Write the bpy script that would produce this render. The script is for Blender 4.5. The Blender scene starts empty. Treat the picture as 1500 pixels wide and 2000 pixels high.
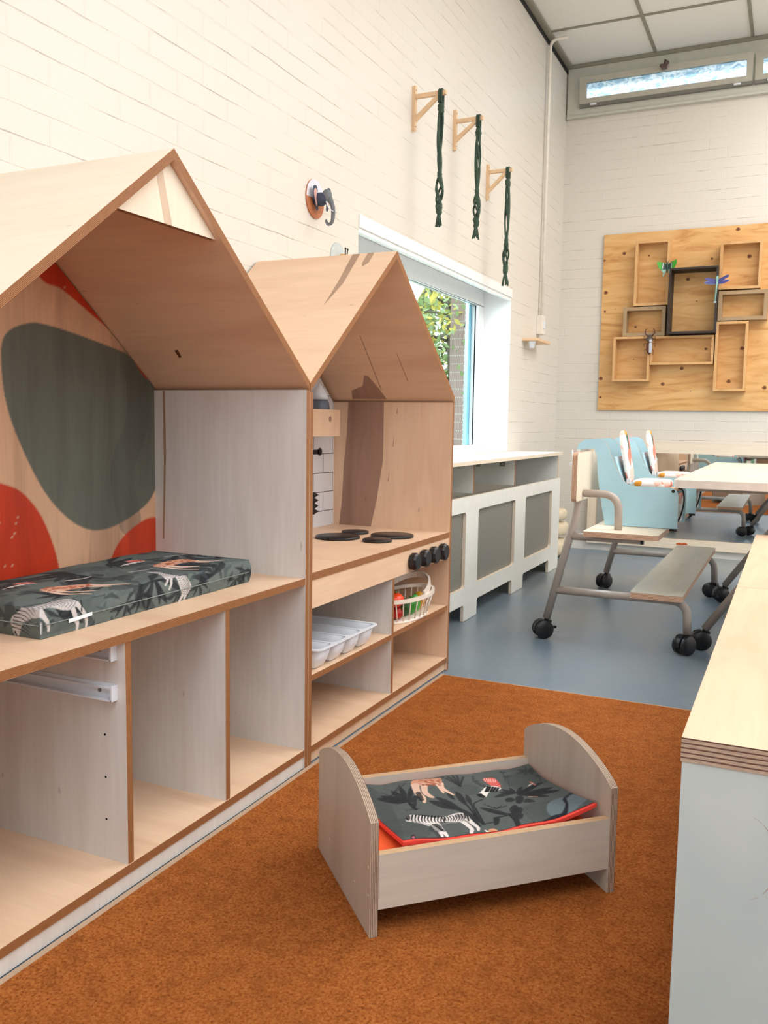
import bpy, bmesh, math, random
import numpy as np
from mathutils import Vector, Matrix
from mathutils.geometry import tessellate_polygon
random.seed(7)
S = bpy.context.scene
COL = S.collection
R = math.radians

# ------------------------------------------------------------------ camera
yaw, pit, rol, foc = 0.43684871, 0.10192605, 0.01522161, 1703.58
fwd = Vector((-math.sin(yaw)*math.cos(pit), math.cos(yaw)*math.cos(pit), -math.sin(pit)))
rt = Vector((math.cos(yaw), math.sin(yaw), 0))
up = rt.cross(fwd)
rt2 = rt*math.cos(rol) + up*math.sin(rol)
up2 = -rt*math.sin(rol) + up*math.cos(rol)
cd = bpy.data.cameras.new('camera')
cam = bpy.data.objects.new('camera', cd)
COL.objects.link(cam)
cd.sensor_fit = 'VERTICAL'; cd.sensor_height = 24.0
cd.lens = foc/2000*24.0
cd.clip_start = 0.02; cd.clip_end = 200
m = Matrix((rt2, up2, -fwd)).transposed().to_4x4()
m.translation = Vector((0, 0, 1.05))
cam.matrix_world = m
S.camera = cam

# ------------------------------------------------------------------ light
S.view_settings.view_transform = 'Standard'
S.view_settings.look = 'None'
S.view_settings.gamma = 1.0
S.view_settings.exposure = 0.0
S.view_settings.use_curve_mapping = False
S.cycles.use_denoising = True
S.cycles.max_bounces = 10
S.cycles.diffuse_bounces = 3
S.cycles.glossy_bounces = 5
S.cycles.transparent_max_bounces = 12
S.cycles.sample_clamp_indirect = 6.0

world = bpy.data.worlds.new('sky')
S.world = world
world.use_nodes = True
bg = world.node_tree.nodes['Background']
bg.inputs[0].default_value = (0.80, 0.91, 1.0, 1)
bg.inputs[1].default_value = 2.2

def area(name, loc, target, sx, sy, power, col):
    d = bpy.data.lights.new(name, 'AREA'); d.shape = 'RECTANGLE'; d.size = sx; d.size_y = sy
    d.energy = power; d.color = col
    o = bpy.data.objects.new(name, d); COL.objects.link(o)
    o.location = loc
    o.rotation_euler = (Vector(target)-Vector(loc)).to_track_quat('-Z', 'Y').to_euler()
    return o
# daylight standing in the windows of the right and the rear wall and the left window
area('daylight_right_window', (5.25, 3.2, 2.5), (0, 3.6, 1.4), 6.6, 1.2, 45, (1.0, 0.96, 0.92))
area('daylight_rear_window', (1.4, -3.3, 2.3), (0.2, 2.0, 0.4), 4.6, 1.2, 22, (0.72, 0.88, 1.0))
area('daylight_left_window', (-2.7, 4.9, 2.1), (-0.2, 4.4, 0.2), 2.3, 1.2, 110, (0.85, 0.94, 1.0))
area('ceiling_luminaires', (1.2, -0.2, 3.93), (1.2, -0.2, 0), 3.6, 3.6, 148, (0.91, 0.955, 1.0))
area('ceiling_luminaires_back', (1.9, 4.9, 3.93), (1.9, 4.9, 0), 4.0, 4.0, 225, (1.0, 0.965, 0.92))

# ------------------------------------------------------------------ materials
def lin(c):
    if isinstance(c, str):
        c = tuple(int(c[i:i+2], 16)/255 for i in (0, 2, 4))
    return tuple((x/12.92 if x <= 0.04045 else ((x+0.055)/1.055)**2.4) for x in c)
MATS = {}
class NT:
    def __init__(s, name, rough=0.5, metal=0.0, spec=0.5):
        m = bpy.data.materials.new(name); m.use_nodes = True
        s.m = m; s.nt = m.node_tree; s.n = s.nt.nodes; s.l = s.nt.links
        s.b = s.n['Principled BSDF']
        s.b.inputs['Roughness'].default_value = rough
        s.b.inputs['Metallic'].default_value = metal
        s.b.inputs['Specular IOR Level'].default_value = spec
        MATS[name] = m
    def node(s, t, **k):
        x = s.n.new(t)
        for a, v in k.items(): setattr(x, a, v)
        return x
    def link(s, a, b): s.l.new(a, b)
    def coord(s, kind='UV', scale=(1, 1, 1), rot=(0, 0, 0)):
        tc = s.node('ShaderNodeTexCoord'); mp = s.node('ShaderNodeMapping')
        mp.inputs['Scale'].default_value = scale; mp.inputs['Rotation'].default_value = rot
        s.link(tc.outputs[kind], mp.inputs[0]); return mp.outputs[0]
    def noise(s, co, sc=5, det=3, rough=0.5, dist=0):
        x = s.node('ShaderNodeTexNoise'); s.link(co, x.inputs['Vector'])
        x.inputs['Scale'].default_value = sc; x.inputs['Detail'].default_value = det
        x.inputs['Roughness'].default_value = rough; x.inputs['Distortion'].default_value = dist
        return x.outputs['Fac']
    def ramp(s, fac, stops):
        x = s.node('ShaderNodeValToRGB'); s.link(fac, x.inputs[0])
        e = x.color_ramp.elements
        while len(e) < len(stops): e.new(0.5)
        for k, (p, c) in zip(e, stops):
            k.position = p; k.color = (*c, 1) if len(c) == 3 else c
        return x.outputs[0]
    def mix(s, fac, a, b, mode='MIX'):
        x = s.node('ShaderNodeMix', data_type='RGBA', blend_type=mode)
        if isinstance(fac, (int, float)): x.inputs[0].default_value = fac
        else: s.link(fac, x.inputs[0])
        for i, v in ((6, a), (7, b)):
            if isinstance(v, tuple): x.inputs[i].default_value = (*v[:3], 1)
            else: s.link(v, x.inputs[i])
        return x.outputs[2]
    def base(s, c):
        if isinstance(c, tuple): s.b.inputs['Base Color'].default_value = (*c[:3], 1)
        else: s.link(c, s.b.inputs['Base Color'])
    def bump(s, h, strength=0.3, dist=0.01):
        x = s.node('ShaderNodeBump'); s.link(h, x.inputs['Height'])
        x.inputs['Strength'].default_value = strength; x.inputs['Distance'].default_value = dist
        s.link(x.outputs[0], s.b.inputs['Normal'])

def plain(name, c, rough=0.5, metal=0.0, spec=0.5, vary=0.06, sc=20):
    n = NT(name, rough, metal, spec); c = lin(c)
    f = n.noise(n.coord('Object'), sc, 3)
    n.base(n.ramp(f, [(0.3, tuple(x*(1-vary) for x in c)), (0.7, tuple(min(1, x*(1+vary)) for x in c))]))
    return n.m

def birch(name, light, dark, contrast=0.5, rough=0.42):
    n = NT(name, rough, 0, 0.4)
    l, d = lin(light), lin(dark)
    co = n.coord('UV', (26, 1.6, 1)); fine = n.noise(co, 3.0, 4, 0.6, 0.4)
    co2 = n.coord('UV', (4.5, 0.9, 1)); big = n.noise(co2, 1.6, 2, 0.5, 1.2)
    a = n.ramp(fine, [(0.35, tuple(l[i]*(1-0.10*contrast) for i in range(3))), (0.65, l)])
    k = n.ramp(big, [(0.45, (0, 0, 0)), (0.8, (contrast,)*3)])
    c = n.mix(k, a, d)
    co3 = n.coord('UV', (30, 9, 1)); sp = n.noise(co3, 1.3, 1)
    k3 = n.ramp(sp, [(0.79, (0, 0, 0)), (0.83, (0.5, 0.5, 0.5))])
    c = n.mix(k3, c, tuple(x*0.55 for x in d))
    n.base(c)
    n.bump(fine, 0.05, 0.002)
    return n.m
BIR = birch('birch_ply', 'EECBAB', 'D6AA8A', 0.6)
BIC = birch('birch_cream', 'F4E5CF', 'E6CFB4', 0.5)
BIW = birch('birch_pale', 'E8E3DE', 'D0C6BD', 0.7)
BIG = birch('birch_grey', 'D8CFC2', 'BFB3A4', 0.7, 0.36)
HEART = birch('heartwood', 'A98573', '7E5B4C', 0.9)
STREAK = birch('streak', 'B08E74', '94745E', 0.8)
STREAKL = birch('streak_light', 'D9BEA4', 'C4A48A', 0.8)
PINE = None

def edge_mat(name, a, b, plies=9):
    n = NT(name, 0.55, 0, 0.3)
    tc = n.node('ShaderNodeTexCoord'); sp = n.node('ShaderNodeSeparateXYZ'); n.link(tc.outputs['UV'], sp.inputs[0])
    mu = n.node('ShaderNodeMath', operation='MULTIPLY'); n.link(sp.outputs[1], mu.inputs[0]); mu.inputs[1].default_value = plies*math.pi
    ns = n.noise(n.coord('UV', (9, 0.3, 1)), 2, 3)
    m2 = n.node('ShaderNodeMath', operation='MULTIPLY_ADD'); n.link(ns, m2.inputs[0]); m2.inputs[1].default_value = 1.0; n.link(mu.outputs[0], m2.inputs[2])
    si = n.node('ShaderNodeMath', operation='SINE'); n.link(m2.outputs[0], si.inputs[0])
    ab = n.node('ShaderNodeMath', operation='ABSOLUTE'); n.link(si.outputs[0], ab.inputs[0])
    c = n.ramp(ab.outputs[0], [(0.25, lin(a)), (0.62, lin(b))])
    n2 = n.noise(n.coord('UV', (14, 3, 1)), 3, 4, 0.7)
    k = n.ramp(n2, [(0.4, (0, 0, 0)), (0.75, (0.55,)*3)])
    n.base(n.mix(k, c, lin(a)))
    return n.m
EDG = edge_mat('ply_edge', '683A20', 'AE784C', 7)
EDL = edge_mat('ply_edge_light', 'A87C58', 'DDBB95', 6)
EDB = edge_mat('ply_edge_bench', '9C6C54', 'DDB99C', 4)
EDP = edge_mat('ply_edge_pale', 'D9C2A6', 'F0E4D4', 5)
EDD = edge_mat('ply_edge_striped', '5E4238', 'C9B49E', 5)

WHITE = plain('white_paint', 'F1F0EA', 0.38, vary=0.02)
WPLAST = plain('white_plastic', 'EDF1F8', 0.3, vary=0.01)
WFRAME = plain('window_white', 'F4F6F6', 0.35, vary=0.02)
GREYF = plain('window_grey', 'B9B5A6', 0.45, vary=0.05)
GREYD = plain('window_dark_grey', '77756D', 0.45, vary=0.05)
BLACK = plain('black_plastic', '15161A', 0.35, vary=0.1)
BLACKM = plain('black_matt', '1B1A1C', 0.6, vary=0.1)
TAUPE = plain('taupe_metal', 'B5A89D', 0.33, 0.0, 0.5, vary=0.03)
BLUEL = plain('blue_laminate', 'B2DAE8', 0.42, vary=0.02)
GREEN = plain('green_cord', '3B4F41', 0.9, vary=0.25, sc=90)
ORANGE = plain('coral_sheet', 'FF6430', 0.85, vary=0.04)
ROPEW = plain('beech', 'E8C49C', 0.5, vary=0.05)

def solid_attr(name, rough=0.8, noise=0.12, sc=90, wrinkle=0.0):
    n = NT(name, rough, 0, 0.25)
    a = n.node('ShaderNodeVertexColor'); a.layer_name = 'Col'
    f = n.noise(n.coord('Object'), sc, 3)
    k = n.ramp(f, [(0.3, (1-noise,)*3), (0.7, (1, 1, 1))])
    n.base(n.mix(1.0, a.outputs[0], k, 'MULTIPLY'))
    if wrinkle:
        g = n.noise(n.coord('Object'), 22, 3, 0.5, 0.6); n.bump(g, wrinkle, 0.01)
    return n.m
PRINT = solid_attr('printed_cloth', 0.8, 0.12, 90, 0.25)
n = NT('printed_panel', 0.5, 0, 0.3)
_a = n.node('ShaderNodeVertexColor'); _a.layer_name = 'Col'
_f = n.noise(n.coord('Object', (1, 3.2, .55)), 2.6, 4, 0.6, 0.6); _g = n.noise(n.coord('Object', (1, 40, 2.5)), 3, 3)
_k = n.mix(0.5, n.ramp(_f, [(0.38, (0.60, 0.56, 0.55)), (0.60, (1, 1, 1))]), n.ramp(_g, [(0.3, (0.86,)*3), (0.7, (1, 1, 1))]), 'MIX')
n.base(n.mix(1.0, _a.outputs[0], _k, 'MULTIPLY')); PANELP = n.m
ALLOVER = NT('cushion_print', 0.75)
_v = ALLOVER.node('ShaderNodeTexVoronoi'); ALLOVER.link(ALLOVER.coord('Object', (1, 1, 1)), _v.inputs['Vector']); _v.inputs['Scale'].default_value = 16
_s = ALLOVER.node('ShaderNodeSeparateColor'); ALLOVER.link(_v.outputs['Color'], _s.inputs[0])
_c = ALLOVER.ramp(_s.outputs[0], [(0.0, lin('F6F0EA')), (0.30, lin('E8806C')), (0.46, lin('F7F1EC')), (0.60, lin('E39A35')), (0.76, lin('F0BFB2')), (0.92, lin('2F6B60'))])
ALLOVER.n[-1].color_ramp.interpolation = 'CONSTANT'
ALLOVER.base(_c); ALLOVER = ALLOVER.m

def brick_wall(name, axis, phase_y, phase_z):
    n = NT(name, 0.42, 0, 0.35)
    tc = n.node('ShaderNodeTexCoord'); sp = n.node('ShaderNodeSeparateXYZ'); n.link(tc.outputs['Object'], sp.inputs[0])
    cb = n.node('ShaderNodeCombineXYZ')
    def off(o, v):
        x = n.node('ShaderNodeMath', operation='SUBTRACT'); n.link(o, x.inputs[0]); x.inputs[1].default_value = v; return x.outputs[0]
    # wobble of the joints
    wob = n.noise(tc.outputs['Object'], 5.0, 3)
    w2 = n.node('ShaderNodeMath', operation='MULTIPLY_ADD'); n.link(wob, w2.inputs[0]); w2.inputs[1].default_value = 0.012; n.link(off(sp.outputs[2], phase_z+0.006), w2.inputs[2])
    n.link(off(sp.outputs[1 if axis == 'Y' else 0], phase_y), cb.inputs[0]); n.link(w2.outputs[0], cb.inputs[1])
    bt = n.node('ShaderNodeTexBrick'); n.link(cb.outputs[0], bt.inputs['Vector'])
    bt.offset = 0.5; bt.squash = 1
    bt.inputs['Scale'].default_value = 1
    bt.inputs['Brick Width'].default_value = 0.272; bt.inputs['Row Height'].default_value = 0.0785
    bt.inputs['Mortar Size'].default_value = 0.0045; bt.inputs['Mortar Smooth'].default_value = 0.6
    bt.inputs['Color1'].default_value = (0.97, 0.97, 0.97, 1); bt.inputs['Color2'].default_value = (1, 1, 1, 1); bt.inputs['Mortar'].default_value = (0.95, 0.95, 0.95, 1)
    fine = n.noise(tc.outputs['Object'], 60, 4, 0.6)
    lump = n.noise(tc.outputs['Object'], 9, 3, 0.6)
    brk = n.noise(tc.outputs['Object'], 3.2, 3)
    k = n.ramp(brk, [(0.38, (0.1,)*3), (0.62, (0.8,)*3)])
    h = n.node('ShaderNodeMath', operation='MULTIPLY'); n.link(bt.outputs['Fac'], h.inputs[0]); n.link(k, h.inputs[1])
    h2 = n.node('ShaderNodeMath', operation='MULTIPLY_ADD'); n.link(fine, h2.inputs[0]); h2.inputs[1].default_value = 0.12
    neg = n.node('ShaderNodeMath', operation='MULTIPLY'); n.link(h.outputs[0], neg.inputs[0]); neg.inputs[1].default_value = -0.55
    n.link(neg.outputs[0], h2.inputs[2])
    h3 = n.node('ShaderNodeMath', operation='MULTIPLY_ADD'); n.link(lump, h3.inputs[0]); h3.inputs[1].default_value = 0.5; n.link(h2.outputs[0], h3.inputs[2])
    n.bump(h3.outputs[0], 0.55, 0.006)
    # hair cracks along the bed joints, broken here and there
    fr = n.node('ShaderNodeMath', operation='DIVIDE'); n.link(w2.outputs[0], fr.inputs[0]); fr.inputs[1].default_value = 0.0785
    f2 = n.node('ShaderNodeMath', operation='FRACT'); n.link(fr.outputs[0], f2.inputs[0])
    ln_ = n.ramp(f2.outputs[0], [(0.0, (1,)*3), (0.030, (1,)*3), (0.055, (0, 0, 0))])
    mp = n.node('ShaderNodeMapping'); n.link(tc.outputs['Object'], mp.inputs[0]); mp.inputs['Scale'].default_value = (1.4, 1.4, 9)
    crk = n.noise(mp.outputs[0], 2.2, 4, 0.65)
    kk = n.ramp(crk, [(0.49, (0, 0, 0)), (0.62, (0.75,)*3)])
    dm = n.node('ShaderNodeMath', operation='MULTIPLY'); n.link(ln_, dm.inputs[0]); n.link(kk, dm.inputs[1])
    big = n.noise(tc.outputs['Object'], 0.9, 2)
    c0 = n.ramp(big, [(0.3, lin('E0D9CE')), (0.7, lin('E3DDD4'))])
    n.base(n.mix(dm.outputs[0], c0, lin('A39786')))
    return n.m
BRL = brick_wall('painted_brick_left', 'Y', 1.834, 1.854)
BRB = brick_wall('painted_brick_back', 'X', -0.60, 1.02)

# linoleum
n = NT('linoleum', 0.30, 0, 0.5)
co = n.coord('Object'); a = n.noise(co, 0.75, 3, 0.5, 0.4); b = n.noise(co, 26, 4, 0.7)
c = n.ramp(a, [(0.36, lin('858B8C')), (0.62, lin('677E92'))])
c = n.mix(n.ramp(b, [(0.35, (0, 0, 0)), (0.7, (0.35,)*3)]), c, lin('8A949B'))
n.base(c); n.bump(b, 0.05, 0.002); LINO = n.m
# needle felt carpet
n = NT('carpet', 0.97, 0, 0.1)
co = n.coord('Object'); a = n.noise(co, 160, 4, 0.75); b = n.noise(co, 3.0, 4, 0.6); b2 = n.noise(co, 22, 4, 0.7)
c = n.ramp(a, [(0.30, lin('6C3413')), (0.48, lin('B4652E')), (0.72, lin('D28B4C'))])
c = n.mix(n.ramp(b, [(0.35, (0, 0, 0)), (0.7, (0.38,)*3)]), c, lin('8C4E20'))
c = n.mix(n.ramp(b2, [(0.45, (0, 0, 0)), (0.72, (0.5,)*3)]), c, lin('7A431C'))
n.base(c); n.bump(a, 0.9, 0.006); CARPET = n.m
CARPEDGE = plain('carpet_edge', 'B79A80', 0.9)
# ceiling tile
n = NT('ceiling_tile', 0.9, 0, 0.2)
co = n.coord('Object'); a = n.noise(co, 90, 3)
n.base(n.ramp(a, [(0.3, lin('EAEAE4')), (0.7, lin('F2F2EC'))])); n.bump(a, 0.3, 0.003); CEIL = n.m
TBAR = plain('ceiling_bar', '8F8C7C', 0.5)
# underlayment plywood of the board with knots
n = NT('pine_ply', 0.5, 0, 0.35)
co = n.coord('UV', (1.2, 6.5, 1)); a = n.noise(co, 1.6, 4, 0.6, 1.6)
c = n.ramp(a, [(0.30, lin('C98F54')), (0.5, lin('DFAE70')), (0.7, lin('E7BD83'))])
n.base(c); PINE = n.m
KNOT = plain('knot', '8A5530', 0.6, vary=0.3, sc=60)
KNOTD = plain('knot_core', '5E3518', 0.6)
PINEB = birch('box_pine', 'DDAE76', 'C08B55', 0.8)
PINEG = birch('box_grey_wood', 'B09370', '8D7657', 0.8)
BOXBLK = plain('box_black', '2E2421', 0.6)
# grille
n = NT('grille', 0.45, 0.55, 0.5)
mp = n.coord('UV', (1, 1, 1), (0, 0, R(45)))
ck = n.node('ShaderNodeTexVoronoi', distance='CHEBYCHEV'); n.link(mp, ck.inputs['Vector']); ck.inputs['Scale'].default_value = 95; ck.inputs['Randomness'].default_value = 0
n.base(n.ramp(ck.outputs['Distance'], [(0.24, lin('4A4A49')), (0.36, lin('B9B5AB'))])); GRILLE = n.m
# wall tile print
n = NT('tile_print', 0.3, 0, 0.5)
bt = n.node('ShaderNodeTexBrick'); n.link(n.coord('UV'), bt.inputs['Vector']); bt.inputs['Scale'].default_value = 1
bt.inputs['Brick Width'].default_value = 0.17; bt.inputs['Row Height'].default_value = 0.083; bt.inputs['Mortar Size'].default_value = 0.0016; bt.inputs['Mortar Smooth'].default_value = 0.1
bt.inputs['Color1'].default_value = (*lin('E4E4E8'), 1); bt.inputs['Color2'].default_value = (*lin('EAEAEE'), 1); bt.inputs['Mortar'].default_value = (*lin('35363C'), 1)
n.base(bt.outputs['Color']); TILE = n.m
# right cabinet painted front with a pencilled ring
n = NT('washed_ply', 0.45, 0, 0.4)
co = n.coord('UV', (2, 0.8, 1)); a = n.noise(co, 1.6, 3, 0.5, 1.0)
c = n.ramp(a, [(0.35, lin('CFDCDC')), (0.65, lin('BCD0D2'))])
sp = n.noise(n.coord('UV', (22, 8, 1)), 1.2, 1)
c = n.mix(n.ramp(sp, [(0.78, (0, 0, 0)), (0.82, (0.4,)*3)]), c, lin('8E9692'))
n.base(c); WASH = n.m
# glass
n = NT('glass', 0.0, 0, 0.5); n.b.inputs['Transmission Weight'].default_value = 1.0
n.b.inputs['IOR'].default_value = 1.01; n.base((0.93, 0.98, 0.98)); GLASS = n.m
n = NT('frosted_glass', 0.25, 0, 0.5); n.b.inputs['Transmission Weight'].default_value = 1.0
n.b.inputs['IOR'].default_value = 1.1
n.base(n.ramp(n.noise(n.coord('Object', (5, 1, 9)), 2.2, 4, 0.7, 1.2), [(0.42, (.36, .52, .66)), (0.58, (.95, .98, 1.0))]))
w = n.noise(n.coord('Object', (9, 9, 3)), 3, 3, 0.6, 1.0); n.bump(w, 0.6, 0.02); FROST = n.m
n = NT('mirror_glass', 0.015, 1.0); n.base((0.80, 0.84, 0.86)); MIRROR = n.m

# ------------------------------------------------------------------ mesh builder
V3 = Vector
class MB:
    def __init__(s): s.v = []; s.f = []; s.mi = []; s.uv = []; s.sm = []; s.mats = []
    def mat(s, m):
        if m not in s.mats: s.mats.append(m)
        return s.mats.index(m)
    def face(s, pts, m, uv=None, smooth=False):
        b = len(s.v); s.v += [tuple(p) for p in pts]
        s.f.append(tuple(range(b, b+len(pts)))); s.mi.append(s.mat(m)); s.sm.append(smooth)
        if uv is None:
            p0 = V3(pts[0]); e = (V3(pts[1])-p0); L = e.length or 1; e /= L
            nrm = e.cross(V3(pts[-1])-p0); 
            g = nrm.cross(e).normalized() if nrm.length > 1e-12 else V3((0, 0, 1))
            uv = [((V3(p)-p0).dot(e), (V3(p)-p0).dot(g)) for p in pts]
        s.uv.append(uv)
    def prism(s, poly, O, U, V, N, t, face, edge=None, grain='V', holes=(), off=(0, 0), back=None):
        """flat board: poly in metres in the (U,V) plane, thickness t along N"""
        edge = edge or face; back = back or face
        O, U, V, N = V3(O), V3(U).normalized(), V3(V).normalized(), V3(N).normalized()
        P = lambda q, h: O+U*q[0]+V*q[1]+N*h
        loops = [list(poly)]+[list(h) for h in holes]
        uvm = (lambda q: (q[0]+off[0], q[1]+off[1])) if grain == 'V' else (lambda q: (q[1]+off[1], q[0]+off[0]))
        if len(poly) <= 4 and not holes: tris = [tuple(range(len(poly)))]
        else: tris = tessellate_polygon([[V3((q[0], q[1], 0)) for q in l] for l in loops])
        flat = [q for l in loops for q in l]
        flip = U.cross(V).dot(N) < 0
        for tr in tris:
            q = [flat[i] for i in tr]
            area_ = sum(q[i][0]*q[(i+1) % len(q)][1]-q[(i+1) % len(q)][0]*q[i][1] for i in range(len(q)))
            if area_ < 0: q = q[::-1]
            if flip: q = q[::-1]
            s.face([P(x, t) for x in q], face, [uvm(x) for x in q])
            q = q[::-1]
            s.face([P(x, 0) for x in q], back, [uvm(x) for x in q])
        for li, l in enumerate(loops):
            ar = sum(l[i][0]*l[(i+1) % len(l)][1]-l[(i+1) % len(l)][0]*l[i][1] for i in range(len(l)))
            if (ar < 0) != (li > 0): l = l[::-1]
            if flip: l = l[::-1]
            d = 0.0
            for i in range(len(l)):
                a, b = l[i], l[(i+1) % len(l)]
                w = math.hypot(b[0]-a[0], b[1]-a[1])
                s.face([P(a, 0), P(b, 0), P(b, t), P(a, t)], edge, [(d, 0), (d+w, 0), (d+w, 1), (d, 1)])
                d += w
    def box(s, lo, hi, face, edge=None, thin=None, grain=None, skip=()):
        """axis aligned board; thin axis gets the faces, the other sides the edge material"""
        lo, hi = V3(lo), V3(hi); d = hi-lo
        ax = thin if thin is not None else min(range(3), key=lambda i: d[i])
        a1, a2 = [(1, 2), (0, 2), (0, 1)][ax]
        if grain is None: grain = 'V'
        e = [V3((1, 0, 0)), V3((0, 1, 0)), V3((0, 0, 1))]
        s.prism([(0, 0), (d[a1], 0), (d[a1], d[a2]), (0, d[a2])], lo, e[a1], e[a2], e[ax], d[ax], face, edge, grain, off=(lo[a1]*1.37+lo[ax], lo[a2]*0.7+lo[ax]*3))
    def hexa(s, A, B, face, edge, faceB=None):
        """A, B: two facing quads in matching order"""
        A = [V3(p) for p in A]; B = [V3(p) for p in B]
        L = lambda a, b: (a-b).length
        uv = [(0, 0), (L(A[0], A[1]), 0), (L(A[0], A[1]), L(A[1], A[2])), (0, L(A[1], A[2]))]
        s.face(A, face, uv); s.face(B[::-1], faceB or face, uv[::-1])
        for i in range(4):
            j = (i+1) % 4; w = L(A[i], A[j])
            s.face([A[j], A[i], B[i], B[j]], edge, [(w, 0), (0, 0), (0, 1), (w, 1)])
    def tube(s, pts, r, m, seg=14, cap=True, closed=False):
        pts = [V3(p) for p in pts]; n = len(pts)
        rr = r if isinstance(r, (list, tuple)) else [r]*n
        T = []
        for i in range(n):
            a = pts[i-1] if (i > 0 or closed) else pts[i]; b = pts[(i+1) % n] if (i < n-1 or closed) else pts[i]
            T.append((b-a).normalized())
        x = T[0].orthogonal().normalized(); rings = []
        for i in range(n):
            x = (x-T[i]*x.dot(T[i])).normalized(); y = T[i].cross(x)
            rings.append([pts[i]+(x*math.cos(2*math.pi*k/seg)+y*math.sin(2*math.pi*k/seg))*rr[i] for k in range(seg)])
        b = len(s.v)
        for rg in rings: s.v += [tuple(p) for p in rg]
        for i in range(n if closed else n-1):
            for k in range(seg):
                i2 = (i+1) % n; k2 = (k+1) % seg
                s.f.append((b+i*seg+k, b+i*seg+k2, b+i2*seg+k2, b+i2*seg+k)); s.mi.append(s.mat(m)); s.sm.append(True)
                s.uv.append([(k/seg, i*.05), ((k+1)/seg, i*.05), ((k+1)/seg, i*.05+.05), (k/seg, i*.05+.05)])
        if cap and not closed:
            s.face(rings[0][::-1], m); s.face(rings[-1], m)
    def lathe(s, prof, O, axis, m, seg=32, sx=1, sy=1, X=None):
        """prof: (radius, height) pairs along axis from O"""
        O, A = V3(O), V3(axis).normalized(); X = V3(X).normalized() if X is not None else A.orthogonal().normalized(); Y = A.cross(X)
        b = len(s.v)
        for r, h in prof:
            for k in range(seg):
                t = 2*math.pi*k/seg
                s.v.append(tuple(O+A*h+X*(r*sx*math.cos(t))+Y*(r*sy*math.sin(t))))
        for i in range(len(prof)-1):
            for k in range(seg):
                k2 = (k+1) % seg
                s.f.append((b+i*seg+k, b+i*seg+k2, b+(i+1)*seg+k2, b+(i+1)*seg+k)); s.mi.append(s.mat(m)); s.sm.append(True)
                s.uv.append([(k/seg, i*.1), ((k+1)/seg, i*.1), ((k+1)/seg, i*.1+.1), (k/seg, i*.1+.1)])
        if prof[0][0] > 1e-4: s.face(s.v[b:b+seg][::-1], m)
        if prof[-1][0] > 1e-4: s.face(s.v[b+(len(prof)-1)*seg:b+len(prof)*seg], m)
    def ball(s, c, r, m, seg=20, rot=None):
        r = (r, r, r) if isinstance(r, (int, float)) else r
        M = rot or Matrix.Identity(3); c = V3(c); b = len(s.v); h = seg//2
        for i in range(h+1):
            ph = math.pi*i/h
            for k in range(seg):
                t = 2*math.pi*k/seg
                s.v.append(tuple(c+M @ V3((r[0]*math.sin(ph)*math.cos(t), r[1]*math.sin(ph)*math.sin(t), r[2]*math.cos(ph)))))
        for i in range(h):
            for k in range(seg):
                k2 = (k+1) % seg
                s.f.append((b+i*seg+k, b+(i+1)*seg+k, b+(i+1)*seg+k2, b+i*seg+k2)); s.mi.append(s.mat(m)); s.sm.append(True)
                s.uv.append([(0, 0), (0, .1), (.1, .1), (.1, 0)])
    def grid(s, fn, nu, nv, m, smooth=True):
        b = len(s.v)
        for j in range(nv+1):
            for i in range(nu+1): s.v.append(tuple(fn(i/nu, j/nv)))
        for j in range(nv):
            for i in range(nu):
                q = b+j*(nu+1)+i
                s.f.append((q, q+1, q+nu+2, q+nu+1)); s.mi.append(s.mat(m)); s.sm.append(smooth)
                s.uv.append([(i/nu, j/nv), ((i+1)/nu, j/nv), ((i+1)/nu, (j+1)/nv), (i/nu, (j+1)/nv)])
    def build(s, name, parent=None, bevel=0, weld=True, colors=None, loc=None):
        root = parent
        while root is not None and root.parent is not None: root = root.parent
        org = V3(root.location) if root is not None and not root.get('_local') else V3((0, 0, 0))
        if parent is None and loc is not None: org = V3(loc)
        me = bpy.data.meshes.new(name)
        me.from_pydata([(v[0]-org[0], v[1]-org[1], v[2]-org[2]) for v in s.v], [], s.f)
        uvl = me.uv_layers.new(name='UVMap')
        flat = [c for u in s.uv for p in u for c in p]
        uvl.data.foreach_set('uv', flat)
        me.polygons.foreach_set('material_index', s.mi); me.polygons.foreach_set('use_smooth', s.sm)
        for m_ in s.mats: me.materials.append(m_)
        if colors is not None:
            ca = me.color_attributes.new('Col', 'FLOAT_COLOR', 'POINT')
            ca.data.foreach_set('color', np.concatenate([colors, np.ones((len(colors), 1))], 1).astype(np.float32).ravel())
        elif weld:
            bm = bmesh.new(); bm.from_mesh(me); bmesh.ops.remove_doubles(bm, verts=bm.verts, dist=1e-5)
            bm.to_mesh(me); bm.free()
        me.update()
        o = bpy.data.objects.new(name, me); COL.objects.link(o)
        if parent is not None: o.parent = parent
        elif loc is not None: o.location = loc
        if bevel:
            b = o.modifiers.new('bevel', 'BEVEL'); b.width = bevel; b.segments = 2; b.limit_method = 'ANGLE'; b.angle_limit = R(40)
        return o

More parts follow.
